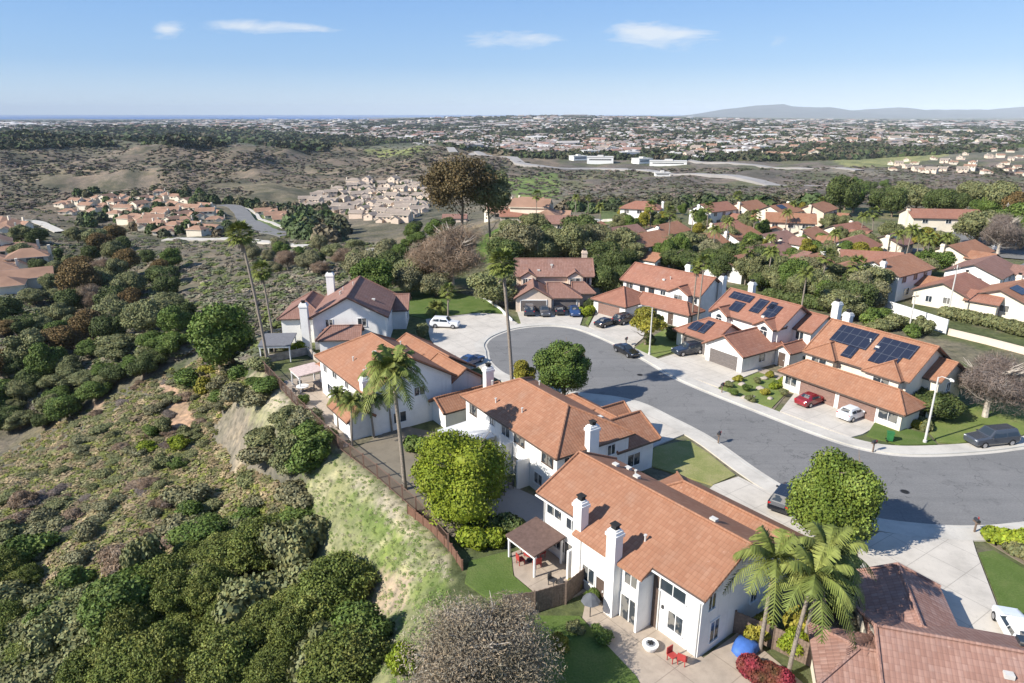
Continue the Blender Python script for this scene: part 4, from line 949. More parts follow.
for i, (px_, py_, h_, c_, k_) in enumerate([(800,318,8,2.6,'queen'),(745,285,8,2.4,'fan'),(712,262,8,2.5,'queen'),(668,250,10,2.3,'fan'),(690,245,9,2.3,'queen'),(536,222,10,2.6,'fan'),(600,232,8,2.5,'queen'),
      (905,262,8,3.0,'queen'),(916,262,7,2.6,'queen'),(895,258,6,2.6,'queen'),(942,262,6,2.6,'queen'),(770,262,6,2.2,'queen'),(860,240,7,2.5,'queen'),(872,236,7,2.5,'fan'),(790,225,7,2.4,'queen'),(818,222,7,2.2,'fan'),(588,214,9,2.5,'fan'),(735,218,8,2.3,'fan'),
      (650,232,8,2.3,'fan'),(725,252,8,2.3,'queen'),(752,244,8,2.2,'fan'),(784,240,8,2.4,'queen'),(832,262,7,2.4,'queen'),(766,290,8,2.5,'queen'),(850,300,7,2.3,'fan'),(706,238,9,2.2,'fan'),(575,222,9,2.5,'queen'),(926,268,7,2.8,'queen'),(820,296,8,2.2,'fan'),
      (448,318,5,1.8,'fan'),(280,352,0,0,'')]):
    if not k_: continue
    x,y,z = at1(px_,py_); pend(palm(x, y, z, h_, c_, 'x', k_, (rnd.uniform(-.5,.5),0), 41+i, 24, tr=.15), ('feather' if k_ == 'queen' else 'fan')+' palm among the houses beyond the cul-de-sac', 'palms beyond the cul-de-sac')

def scatter(poly, n, mind=0, seed=0):
    rg = random.Random(seed); xs = [p[0] for p in poly]; ys = [p[1] for p in poly]; out = []; tries = 0
    while len(out) < n and tries < n*60:
        tries += 1; x = rg.uniform(min(xs), max(xs)); y = rg.uniform(min(ys), max(ys))
        if in_poly(np.array([x]), np.array([y]), poly)[0] and all((x-a)**2+((y-b)*1.6)**2 > mind**2 for a, b in out): out.append((x, y))
    return out
WORDS = dict(olive='olive green tree', dark='dark green tree', mid='mid green tree', rust='rust-brown tree', sage='grey-green tree', bare='bare tan tree', mauve='bare mauve tree', lt='yellow-green tree', oak='dark oak scrub', green='green tree',
    bush='green shrub', bushdark='dark green shrub', bushsage='grey-green shrub', bushbrown='dry brown shrub', bushmauve='mauve-grey shrub', bushyellow='yellow-green shrub', busholive='olive shrub', bushbright='bright green shrub', bushred='red shrub')
LATER = []
def GM(*a, **k): LATER.append((a, k))
def grove(poly, n, kinds, w, h, where, group, mind=8, seed=1, avoid=None):
    rg = random.Random(seed); pts = scatter(poly, n, mind, seed)
    if not pts: return
    X, Y, Z = at([p[0] for p in pts], [p[1] for p in pts])
    for x, y, z in zip(X, Y, Z):
        if avoid and avoid(x, y): continue
        k = rg.choice(kinds); s = rg.uniform(.75, 1.25); o = plant(k, x, y, z-.2, rg.uniform(*w)*s, rg.uniform(*h)*s, 'x', 'shrub' if k.startswith('bush') or k == 'oak' else 'tree', rz=rg.uniform(0, 6.28))
        if k.startswith('bush'): o.name = 'shrub'
        pend(o, WORDS[k]+' '+where, group)
# rows of trees beyond the street
HB = []   # footprints of houses to keep clear of: (x,y,r)
def clear2(x, y): return any((x-a)**2+(y-b)**2 < r*r*.30 for a, b, r in HB)
def clear(x, y): return any((x-a)**2+(y-b)**2 < r*r for a, b, r in HB)

# ------------------------------------------------------------------ houses beyond the street
def rear_house(px, py, L, Dp, ang, two, roofm, wallm, label, hip=0, chim=True, wing=1, seed=0, pan=False, group=None):
    x, y, z = at1(px, py); rg = random.Random(seed); ze = 5.2 if two else 2.9; HB.append((x, y, max(L, Dp)*.62))
    wm = W(-L/2, L/2, -Dp/2, Dp/2, ze, 2.0, over=.5, hipl=hip, hipr=hip); ws = [wm]
    if wing: ws.append(W(-L/2-.5 if wing < 0 else L/2-6, -L/2+5.5 if wing < 0 else L/2+.5, -Dp/2-4.5, -Dp/2+.3, 2.7, 1.3, 'y', over=.4))
    o = house((x, y), ang, ws, label, wallm, roofm, loc_z=z, group=group, caps=False)
    for a in (-L*.33, 0, L*.3): window(o, wm, 'f', a, ze-1.7, 1.5, 1.1)
    window(o, wm, 'l', -1.2, ze-1.8, 1.3, 1.1); window(o, wm, 'l', 1.8, .9, 1.0, 1.1); window(o, wm, 'r', 0, ze-1.8, 1.3, 1.1)
    if two: window(o, wm, 'f', -L*.2, .9, 1.8, 1.3); door(o, wm, 'f', L*.15, 0, 2.0)
    if wing: garage(o, ws[1], 'f', (ws[1]['x0']+ws[1]['x1'])/2, 4.2)
    if chim: chimney(o, rg.choice([-1,1])*(L/2+.35), rg.uniform(-2,2), ze+rg.uniform(1.6,2.4), .7, .9, wallm)
    if pan: panels(o, wm, 'f', [(-L*.3, 0, .5, 2.6)])
    return o
RH = [ # px, py of the base centre, length, depth, angle, two-storey, roof, wall, label
 (641,222,13,9,-20,1,M_tile3,M_white,'white tower-like house with red roof behind the bright green lawn',1),
 (622,243,11,9,38,0,M_tile2,M_cream,'cream gabled house with a white patio cover at the garden wall',0),
 (664,240,13,9,48,0,M_tile,M_white,'low house with bright orange roof beside the patio-cover house',0),
 (712,224,13,9,35,1,M_tile3,M_white,'two-storey house with pink-red roof at the back of the estate',0),
 (745,222,12,9,42,1,M_tile,M_cream,'orange-roofed house just right of the back two-storey one',0),
 (778,226,12,9,38,1,M_tile,M_cream,'long two-storey house with shaded windows in the back row',0),
 (815,224,13,9,48,1,M_tile,M_peach,'orange-roofed house in the back row with central chimney',0),
 (843,240,12,9,35,0,M_tile3,M_cream,'low house with wide roof at the right end of the back row',0),
 (736,246,12,9,42,0,M_tile,M_white,'orange-roofed house in the middle row left of the gable',0),
 (772,250,11,9,38,0,M_tile2,M_white,'white gable-fronted house in the middle row',0),
 (806,246,11,9,48,0,M_tile,M_cream,'cream house with arched front in the middle row',0),
 (700,252,11,9,35,0,M_tile,M_peach,'low tiled house half hidden by trees left of the middle row',0),
 (738,276,13,9,42,0,M_tile,M_white,'white gable end rising behind the tree belt',0),
 (800,278,13,9,38,0,M_tile,M_white,'long low white house with broad orange roof behind the tree belt',0),
 (838,288,12,9,48,0,M_tile,M_white,'white house with tall narrow chimney behind the dark round tree',0),
 (886,292,13,10,35,1,M_tile,M_white,'white two-storey gabled house at the end of the long white wall',0),
 (950,302,13,9,42,0,M_tile3,M_cream,'cream house with big pale chimney left of the side street',0),
 (1008,310,13,10,38,0,M_tile,M_cream,'cream gabled house at the right edge above the hedge',0),
 (938,232,20,11,-8,1,M_tile3,M_cream,'big house with long pink roof among the tall trees at right',0),
 (958,262,13,9,35,0,M_tile,M_cream,'stepped cream house with orange roofs behind the yellow palm',0),
 (888,252,8,9,42,0,M_tile2,M_cream,'small house with dark solar roof left of the palms',0),
 (560,230,16,8,-6,0,M_tile2,M_cream,'long pale house on the rise left of the bushy palm',0),
 (590,240,10,9,48,0,M_tile,M_white,'small white house with orange roof below the palms',0),
 (455,222,14,8,0,0,M_tile2,M_peach,'pinkish house seen through the eucalyptus trunks',0),
 (520,222,15,8,0,0,M_tile3,M_peach,'red-roofed row house right of the eucalyptus',0),
]
for i, (a, b) in enumerate([(690,236),(726,238),(756,236),(788,237),(826,254),(762,264),(716,262),(868,272),(980,282),(672,256),(850,256),(905,272),(640,262),(1010,262),(810,262),(780,258)]):
    RH.append((a, b, [13,12,14][i%3], 10, [42,36,46,-18][i%4], i%3==0, [M_tile,M_tile3,M_tile2][i%3], [M_white,M_cream][i%2], 'infill', 0))
for i, (px_, py_, L_, D_, a_, t_, r_, w_, lb, hp) in enumerate(RH):
    if lb == 'infill':
        q_ = at1(px_, py_)
        if any((q_[0]-a)**2+(q_[1]-b)**2 < 13.5**2 for a, b, r in HB): continue
        o = rear_house(px_, py_, L_, D_, a_, t_, r_, w_, 'x', hp, chim=i % 2 == 0, wing=[1,-1,0][i % 3], seed=i); pend(o, ('two-storey' if t_ else 'low')+' tiled house between the larger ones of the back rows', 'houses filling the back rows'); continue
    rear_house(px_, py_, L_, D_, a_, t_, r_, w_, lb, hp, chim=i not in (12,), wing=[1,-1,0][i % 3], seed=i, pan=i in (5, 20, 17))
bx_ = empty('patio_cover', (*at1(612,247)[:2], at1(612,247)[2]), R(-25), label='white flat patio cover beside the cream gabled house', cat='patio cover')
m = MB(); m.box(-2.6,2.6,-1.6,1.6,2.4,2.6); m.build('cover_roof', M_trim, bx_)
for sx in (-2.5,2.3):
    for sy in (-1.5,1.3): bx(bx_, 'post', M_trim, (sx,sx+.2,sy,sy+.2,-.5,2.4))

# smaller houses of the valley estates: four kinds copied
def small_kind(i):
    o = empty('house', (0,0,0)); two = i % 2; ze = 5.2 if two else 3.2; L = [15,13,17,12][i % 4]; Dp = [10,9,10,9][i % 4]; pale = i >= 4
    ws = [W(-L/2,L/2,-Dp/2,Dp/2,ze,2.2,over=.6,hipl=i % 3 == 0,hipr=i % 3 == 0,zb=-3), W(-L/2+1 if i % 2 else L/2-6.5,-L/2+6.5 if i % 2 else L/2-1,-Dp/2-4,-Dp/2+.3,2.8,1.6,'y',over=.5,zb=-3)]
    m = MB(); [wall_geo(w, m) for w in ws]; m.build('wall', M_cream if not pale else M_peach, o)
    for w in ws: r = MB(); roof_geo(w, r, False); r.build('roof', [M_tilep if pale else M_tilef, M_cream, M_tilef], o)
    for a in (-L*.3, L*.05, L*.32):
        q = MB(); q.box(-.9, .9, -.05, .02, 0, 1.3, 0, side_frame(ws[0], 'f', a, ze-1.9)); q.build('window', M_glass, o)
    q = MB(); q.box(-.8, .8, -.05, .02, 0, 1.2, 0, side_frame(ws[0], 'l', 0, ze-1.9)); q.build('window', M_glass, o)
    q = MB(); q.box(L/2+.02, L/2+.9, -.6, .6, -3, ze+2.8); q.build('chimney', M_cream, o)
    return o
SK = [small_kind(i) for i in range(8)]; SK_used = set()
def place_small(k, x, y, z, a, label, group, s=1.0):
    o = SK[k] if k not in SK_used else copy_tree(SK[k]); SK_used.add(k); o.location = (x, y, z); o.rotation_euler = (0, 0, a); o.scale = (s, s, s); o['category'] = 'house'; pend(o, label, group); HB.append((x, y, 9*s))
def estate(poly, n, mind, kinds, label, group, seed, a0=-.3, s=(.85,1.15), yk=1.0):
    rg = random.Random(seed); pts = scatter(poly, n, mind, seed); X, Y, Z = at([p[0] for p in pts], [p[1] for p in pts])
    for x, y, z in zip(X, Y, Z): place_small(rg.choice(kinds), float(x), float(y), float(z), a0+rg.choice([0, 0, .5, 1.57, -.5, 3.14])+rg.uniform(-.15,.15), label, group, rg.uniform(*s))
estate([(88,202),(130,192),(190,196),(212,206),(222,220),(222,232),(200,236),(160,234),(118,222),(55,216),(60,205)], 48, 9.0, [0,1,2,3], 'orange-roofed house of the valley estate on the left', 'valley estate houses', 3, s=(.72,.98))
estate([(300,207),(318,192),(352,182),(420,182),(432,196),(428,208),(402,222),(380,224),(330,214)], 62, 7.5, [4,5,6,7], 'pale pinkish-roofed house of the dense hillside estate', 'dense pale estate houses', 4, s=(.78,1.0))
estate([(0,240),(24,246),(38,262),(36,278),(14,292),(0,300)], 7, 17, [0,1,2,3], 'orange-roofed house in the canyon at the left edge', 'canyon-edge houses', 5, a0=.6, s=(1.0,1.25))
for p in ((266,214),(285,222),(276,218)): x,y,z = at1(*p); place_small(2, x, y, z, .4, 'small orange-roofed house past the curved valley road', 'houses past the curved valley road')
estate([(505,212),(540,206),(560,216),(545,224),(505,222)], 4, 12, [0,1,2,3], 'orange-roofed house below the green playing field', 'houses below the playing field', 6)
estate([(0,236),(0,225),(18,222),(20,232)], 3, 10, [0,2], 'house at the upper left of the canyon', 'upper canyon houses', 8)
estate([(560,158),(760,170),(840,150),(1020,152),(1020,185),(960,180),(860,182),(700,160),(560,150)], 0, 8, [0,1,2,3], 'x', 'y', 9)
estate([(700,140),(840,146),(830,160),(700,156)], 26, 8, [0,1,2,3,5], 'tiny house of the suburb beyond the freeway', 'suburb houses beyond the freeway', 10, s=(1.2,1.8))
estate([(880,168),(900,160),(1022,146),(1022,176),(960,176),(900,174)], 30, 7, [1,3,5,7,0], 'small house near the freeway on the far right', 'houses near the freeway at far right', 11, s=(.7,1.05))
estate([(560,150),(700,158),(700,140),(560,138)], 20, 8, [0,4,5,6], 'tiny house above the white commercial blocks', 'houses above the commercial blocks', 12, s=(1.2,1.8))
estate([(390,130),(560,134),(560,150),(480,146),(390,142)], 22, 8, [4,5,6,0], 'tiny house on the rise beyond the valley', 'houses on the rise beyond the valley', 13, s=(1.3,1.9))
estate([(740,132),(1020,132),(1020,146),(740,144)], 26, 8, [0,1,5,7], 'tiny house on the far plain at right', 'houses on the far plain', 14, s=(1.6,2.4))
# white commercial blocks
def block(px, py, L, D_, h, a, label, mat=M_trim):
    x, y, z = at1(px, py); o = empty('warehouse', (x, y, z), R(a), label=label, cat='warehouse', group='white commercial blocks')
    m = MB(); m.box(-L/2, L/2, -D_/2, D_/2, -4, h); m.build('wall', mat, o); m = MB(); m.box(-L/2-.6, L/2+.6, -D_/2-.6, D_/2+.6, h+.01, h+.9); m.build('parapet_roof', M_pole, o)
    m = MB(); m.box(-L*.42, L*.42, -D_/2-.12, -D_/2-.02, h*.45, h*.7); m.build('window_strip', M_glass, o); m = MB(); m.box(-L*.1, L*.12, -D_/4, D_/4, h+.95, h+3); m.build('rooftop_unit', M_pole, o)
for i, (a, b, L_, D_, h_, an) in enumerate([(600,162,42,26,8,-6),(628,157,36,26,9,14),(668,165,56,24,6,-12),(642,163,26,22,7,24),(672,157,34,24,8,-16),(612,152,40,24,8,24),(590,155,30,22,8,8),(694,160,30,20,6,-20),(760,150,50,26,9,10),(905,142,80,26,10,5),(940,140,50,26,9,-8),(662,176,18,12,4,-3),(578,160,26,20,7,20)]):
    block(a, b, L_, D_, h_, an, 'x'); pend(bpy.context.scene.collection.objects[-1].parent, 'flat-roofed white commercial building beyond the freeway', 'white commercial blocks')

# ------------------------------------------------------------------ groves
grove([(505,262),(598,254),(596,264),(560,268),(505,270)], 11, ['olive','olive','sage','dark'], (8,10), (7,9), 'behind the cream two-storey house', 'trees behind the cream house', 9, 51)
grove([(596,300),(604,268),(640,258),(636,274),(618,296)], 9, ['dark','dark','olive'], (6,8), (6,9), 'between the cream house and the red-roofed house', 'trees left of the red roof', 8, 52)
grove([(636,262),(652,246),(740,262),(800,285),(868,300),(876,318),(846,322),(800,304),(720,280)], 50, ['olive','mid','olive','sage','olive','dark'], (5,7.5), (4.5,7), 'in the belt behind the street houses', 'tree belt behind the street houses', 8, 53, clear2)
grove([(846,322),(870,318),(930,330),(905,340)], 7, ['bush','busholive','bushbright','bushdark'], (4,6), (2,3), 'on the bank below the white wall', 'bank shrubs', 8, 54)
grove([(832,206),(850,190),(905,188),(915,205),(890,218),(840,218)], 18, ['dark','mid','olive'], (9,13), (9,13), 'in the tall group beyond the back row', 'tall trees beyond the back row', 9, 55)
grove([(915,200),(1022,205),(1022,222),(960,222),(915,214)], 12, ['mid','olive','dark'], (10,13), (9,12), 'behind the long pink roof', 'trees behind the long pink roof', 11, 56)
grove([(968,262),(975,232),(1022,228),(1022,258)], 8, ['rust','olive','mauve','mid'], (9,11), (8,10), 'beside the side street at right', 'trees beside the side street', 13, 57)
grove([(860,262),(880,226),(935,245),(990,275),(960,285),(900,280),(860,280)], 16, ['mid','olive','bush','lt','olive'], (5,8), (4,6), 'in the gardens left of the side street', 'garden trees left of the side street', 9, 58, clear)
grove([(600,250),(620,212),(700,214),(850,222),(870,250),(860,280),(790,268),(700,246),(650,236)], 84, ['mid','olive','olive','mid','lt','busholive'], (3.5,6), (3.8,6), 'in the gardens between the back rows', 'garden trees between the back rows', 6, 59, clear2)
grove([(0,232),(60,232),(130,250),(185,262),(190,300),(180,345),(120,372),(60,392),(0,420)], 58, ['olive','dark','mid','olive','olive','dark','rust'], (8,12), (6,10), 'in the shaded canyon', 'canyon trees', 15, 60, clear)
grove([(0,395),(0,452),(60,425),(105,398),(160,372),(208,350),(185,338),(120,366)], 26, ['olive','dark','mid','olive'], (6,9), (4,6), 'just behind the crest of the near slope', 'trees behind the crest of the near slope', 12, 81)
grove([(75,345),(80,250),(135,245),(140,300),(115,345)], 12, ['rust','bare','rust','olive'], (11,14), (10,14), 'in the brown clump of the canyon', 'brown canyon trees', 13, 61)
grove([(250,248),(320,252),(400,262),(450,280),(440,298),(400,300),(350,284),(280,275),(250,262)], 26, ['olive','mid','sage','dark','bare'], (7,10), (5,8), 'on the slope behind the brown-roofed house', 'trees on the slope behind the brown roof', 10, 62)
GM([(290,218),(335,226),(345,234),(335,244),(296,238),(288,230)], 14, ['dark','mid','dark'], (10,13), (8,11), 'beside the curved valley road', 'trees beside the curved valley road', 10, 63, clear)
GM([(180,198),(240,206),(330,214),(310,222),(230,204),(180,202)], 16, ['dark','dark','mid'], (9,12), (7,9), 'in the dark row above the valley estate', 'dark row above the valley estate', 9, 64)
GM([(60,200),(90,190),(200,190),(235,225),(225,240),(160,238),(60,222)], 30, ['mid','dark','olive','lt'], (6,9), (5,7), 'between the houses of the valley estate', 'valley estate trees', 8, 65)
GM([(300,207),(352,184),(425,184),(428,208),(402,224),(330,214)], 26, ['dark','mid','olive'], (4,6), (4,6), 'between the houses of the dense pale estate', 'pale estate trees', 7, 66)
grove([(405,232),(478,228),(470,244),(430,262),(405,250)], 9, ['dark','olive','mid'], (7,10), (5,8), 'under the eucalyptus', 'trees under the eucalyptus', 9, 67)
GM([(560,205),(640,200),(840,200),(840,208),(640,212),(560,214)], 22, ['olive','sage','dark','mauve'], (8,12), (5,7), 'at the edge of the brown flats', 'trees at the edge of the brown flats', 11, 68)
grove([(500,236),(530,226),(600,228),(600,246),(540,250)], 8, ['dark','mid','olive'], (6,8), (5,7), 'around the pale house on the rise', 'trees around the pale house on the rise', 10, 69, clear)
# near slope
OAKP = [(110,690),(96,650),(135,590),(165,555),(235,532),(318,545),(342,590),(352,640),(400,690)]
grove(OAKP, 38, ['oak','oak','oak','busholive','mid'], (5,8), (2.8,5.6), 'covering the slope at the bottom left', 'dark oak scrub at the bottom left', 27, 70)
grove([(0,690),(0,560),(40,560),(100,600),(110,690)], 24, ['oak','oak','busholive','bush'], (4.5,6.5), (2.5,4), 'in the bottom left corner', 'scrub in the bottom left corner', 22, 71)
grove([(0,560),(0,500),(90,505),(110,590),(60,590)], 12, ['busholive','bushbrown','bushsage'], (3.5,5), (1.4,2.2), 'on the left edge of the near slope', 'dry scrub at the left edge', 22, 72)
grove([(165,520),(245,470),(300,500),(330,540),(240,532),(180,550)], 14, ['bushsage','bushsage','busholive','bush'], (3.5,5.5), (1.6,2.4), 'in the grey-green patch of the near slope', 'grey-green patch of the near slope', 20, 73)
grove([(120,555),(170,490),(190,520),(160,560),(120,600)], 10, ['bushmauve','bushsage','bushbrown'], (3,4.5), (1.2,2), 'in the mauve strip of the near slope', 'mauve strip of the near slope', 16, 74)
grove([(190,372),(262,368),(268,400),(215,415),(182,395)], 14, ['bush','bushyellow','busholive','bushsage','busholive'], (3.5,5.5), (1.4,2.2), 'at the top of the near slope', 'shrubs at the top of the near slope', 13, 75)
grove([(140,440),(160,420),(200,440),(180,470),(150,470)], 7, ['bush','busholive','bushbright'], (2.8,3.6), (1.6,2.4), 'beside the bare dirt track', 'shrubs beside the dirt track', 13, 76)
grove([(255,430),(300,420),(325,460),(300,478),(258,460)], 11, ['busholive','bushsage','bush','busholive'], (4,5.5), (1.8,2.6), 'beside the pale dirt under the fence', 'rounded shrubs beside the pale dirt', 13, 77)
grove([(318,560),(350,590),(355,625),(335,615)], 3, ['bush','busholive'], (3,4), (2,2.6), 'at the edge of the grassy slope', 'shrubs edging the grassy slope', 12, 78)
grove([(10,500),(100,405),(150,375),(215,350),(235,420),(180,480),(90,540),(20,560)], 96, ['bushsage','bushmauve','bushbrown','busholive','busholive','bushsage'], (2.2,4.2), (.7,1.3), 'on the near slope', 'low scrub of the near slope', 9, 79)
grove([(395,455),(470,440),(540,520),(500,548)], 0, ['bush'], (2,3), (1,2), 'x', 'x', 9, 80)
# far-off scrub and suburbs nobody could count
def blob_templates(n, quads, seed, squash=.7, leaf=.33):
    rg = np.random.default_rng(seed); out = []
    for i in range(n):
        D = rg.normal(size=(quads,3)); D[:,2] = np.abs(D[:,2])*.9; D /= np.linalg.norm(D, axis=1)[:,None]
        V, Fq = leaf_quads(D*rg.uniform(.6,1.05,(quads,1))*np.array([.5,.5,squash])+np.array([0,0,squash*.1]), D+rg.normal(size=(quads,3))*.5, leaf, .8, rg); out.append((V, Fq))
    return out
def mass(name, X, Y, Z, S, H, mat, quads, seed, label, leaf=.33, tv=.35, cols=None, cat='scrub'):
    tp = blob_templates(10, quads, seed, leaf=leaf); rg = np.random.default_rng(seed+1); n = len(X); which = rg.integers(0, 10, n); th = rg.uniform(0, 6.28, n)
    Vs = np.stack([t[0] for t in tp])[which]; c, s = np.cos(th)[:,None], np.sin(th)[:,None]
    P = np.stack([(Vs[:,:,0]*c-Vs[:,:,1]*s)*S[:,None]+X[:,None], (Vs[:,:,0]*s+Vs[:,:,1]*c)*S[:,None]+Y[:,None], Vs[:,:,2]*H[:,None]+Z[:,None]], 2).reshape(-1,3)
    m_ = Vs.shape[1]; Fq = np.arange(len(P)).reshape(-1,4)
    base = np.ones((n,3)) if cols is None else cols[rg.integers(0, len(cols), n)]
    t = np.repeat(base*rg.uniform(1-tv,1+tv,(n,1)), m_, 0); t = t*np.repeat(rg.uniform(.8,1.2,(len(t)//4,1)), 4, 0)
    tag(link(name, np_mesh(name, P, Fq, mat, t)), label, cat, kind='stuff')
def pix_cloud(poly, n, seed, wx=None):
    rg = np.random.default_rng(seed); xs = [p[0] for p in poly]; ys = [p[1] for p in poly]
    x = rg.uniform(min(xs), max(xs), n*4); y = rg.uniform(min(ys), max(ys), n*4); k = in_poly(x, y, poly); x, y = x[k][:n], y[k][:n]
    return at(x, y)
G_any = foliage('leaf_any', (.8,.8,.8), (1,1,1), (1.0,1.0,1.0)); SCR = np.array([(.19,.17,.115),(.15,.165,.08),(.22,.185,.14),(.13,.155,.055),(.28,.235,.165),(.18,.185,.115),(.15,.175,.05)])
TRE = np.array([(.05,.075,.025),(.06,.085,.03),(.08,.09,.045),(.045,.06,.025),(.10,.10,.05),(.12,.10,.06),(.07,.10,.03)])
rg = np.random.default_rng(5)
X, Y, Z = pix_cloud([(0,690),(0,455),(100,402),(215,346),(250,380),(215,440),(250,470),(300,490),(310,540),(250,540),(150,570),(110,690)], 9000, 90); k = Y < 160; qx, qy = project(X, Y, Z)
for pl in ([(155,378),(178,381),(187,400),(210,434),(198,444),(166,426),(168,405)], [(213,428),(238,394),(262,404),(250,440),(240,474),(232,474),(228,445)], [(90,402),(103,400),(106,412),(94,420)]): k &= ~in_poly(qx, qy, pl)
X, Y, Z = X[k], Y[k], Z[k]
mass('chaparral_scrub', X, Y, Z-.1, rg.uniform(.7,2.3,len(X)), rg.uniform(.25,.75,len(X)), G_any, 80, 91, 'low grey-brown chaparral covering the near hillside', .10, .28, SCR*np.array([1.28,1.16,.9]))
X, Y, Z = pix_cloud([(238,378),(262,374),(330,440),(455,556),(450,640),(400,690),(350,640),(320,545),(300,480),(290,440)], 1500, 92); k = ~in_poly(X, Y, PLATEAU) & (Y < 120); X, Y, Z = X[k], Y[k], Z[k]
mass('slope_grass', X, Y, Z-.03, rg.uniform(.25,.7,len(X)), rg.uniform(.08,.2,len(X)), G_any, 40, 93, 'tufty green and straw grass on the slope below the fence', .09, .2, np.array([(.20,.27,.07),(.26,.29,.11),(.40,.37,.23),(.17,.25,.06),(.22,.28,.08)]))
X, Y, Z = pix_cloud([(0,430),(0,200),(300,235),(450,250),(480,290),(400,300),(300,290),(262,360),(200,350),(60,400)], 3800, 94); k = ~in_poly(X, Y, PLATEAU); X, Y, Z = X[k], Y[k], Z[k]
mass('canyon_scrub', X, Y, Z-.2, rg.uniform(2,5.5,len(X)), rg.uniform(.7,2.0,len(X)), G_any, 110, 95, 'mixed scrub filling the canyon and its far side', .10, .25, SCR*1.0)
X, Y, Z = pix_cloud([(0,215),(0,136),(120,140),(430,140),(560,170),(1024,165),(1024,205),(600,205),(420,182),(300,190),(200,200),(90,196)], 9000, 96)
dn = fbm(X/80, Y/80, 97); k = (dn > .30) & (np.hypot(X, Y) > 330); X, Y, Z = X[k], Y[k], Z[k]; sz = np.where(Y > 900, 1.5, 1.0)
mass('hillside_scrub', X, Y, Z-.3, rg.uniform(1.8,6,len(X))*sz, rg.uniform(.8,2.2,len(X))*sz, G_any, 14, 98, 'dark scrub patches on the brown hills and flats', .32, .3, np.array([(.11,.105,.06),(.14,.12,.085),(.17,.135,.11),(.09,.10,.05)]))
for i, (a, k) in enumerate(LATER):
    poly, n, kinds, w, h, where, grp = a[:7]; pts = scatter(poly, int(n*2.4), a[7]*.5, a[8]); X, Y, Z = at([p[0] for p in pts], [p[1] for p in pts]); kk = np.array([not clear2(x, y) for x, y in zip(X, Y)]); X, Y, Z = X[kk], Y[kk], Z[kk]
    mass('tree_mass', X, Y, Z-.3, rg.uniform(*w, len(X))*.95, rg.uniform(*h, len(X))*1.25, G_any, 420, 200+i, 'trees '+where, .11, .25, TRE*1.25, 'trees')
# the wooded rise left, far suburbs
def far_mass(name, poly, n, seed, size, hk, label, cols, thr=.40, sc=400.):
    X, Y, Z = pix_cloud(poly, n, seed); k = (fbm(X/sc, Y/sc, seed) > thr) & (np.hypot(X, Y) > 1250); X, Y, Z = X[k], Y[k], Z[k]; r = np.random.default_rng(seed); D = np.hypot(X, Y)
    s = r.uniform(.6, 1.4, len(X))*size*np.clip(D/2600, .7, 3.2); mass(name, X, Y, Z-.5, s, s*hk*np.clip(2600/D, .35, 1.1), G_any, 9, seed+1, label, .42, .3, cols, 'trees')
far_mass('suburb_trees', [(0,121),(0,150),(100,146),(240,142),(300,150),(420,142),(520,158),(700,162),(840,160),(1024,150),(1024,121),(700,119),(560,115),(440,117)], 24000, 101, 13, .8, 'trees spread through the far suburbs', TRE*.85, .25)
far_mass('wooded_rise', [(0,128),(0,140),(110,139),(200,148),(240,143),(325,152),(330,140),(200,126)], 3000, 103, 17, .8, 'dark wood on the rise beyond the left hill', TRE*.8, .2)
X, Y, Z = pix_cloud([(0,122),(0,131),(240,131),(420,142),(560,158),(700,156),(840,150),(1024,146),(1024,121),(700,119),(560,115.5),(440,118)], 7000, 105)
dn = fbm(X/350, Y/350, 106); k = (dn > .40) & (np.hypot(X, Y) > 1400); X, Y, Z = X[k], Y[k], Z[k]; n = len(X); r = np.random.default_rng(107); D = np.hypot(X, Y); s = r.uniform(.6,1.4,n)*np.clip(D/2600,.9,3.4); L = 9*s; Wd = 6*s; Hh = (4+3*r.random(n))*np.clip(D/4000,1,1.6); th = r.uniform(0, 3.14, n)
big = r.random(n) < .04; L[big] *= 3; Wd[big] *= 1.6; Hh[big] *= 1.3
u = np.array([(-1,-1,-.6),(1,-1,-.6),(1,1,-.6),(-1,1,-.6),(-1,-1,1),(1,-1,1),(1,1,1),(-1,1,1)], float)
ridge = np.array([(-1,0,1.5),(1,0,1.5)]); o_ = np.array([(-1.1,-1.15,.98),(1.1,-1.15,.98),(1.1,1.15,.98),(-1.1,1.15,.98)]); al = np.concatenate([u, o_, ridge*np.array([1.1,1,1])])
P = al[None]*np.stack([L/1, Wd, Hh], 1)[:,None]/np.array([1,1,1]); c, sn_ = np.cos(th)[:,None], np.sin(th)[:,None]
P = np.stack([P[:,:,0]*c-P[:,:,1]*sn_+X[:,None], P[:,:,0]*sn_+P[:,:,1]*c+Y[:,None], P[:,:,2]+Z[:,None]], 2)
wq = np.array([(0,1,5,4),(1,2,6,5),(2,3,7,6),(3,0,4,7)]); rq = np.array([(8,9,13,12),(10,11,12,13),(11,8,12,12),(9,10,13,13)])
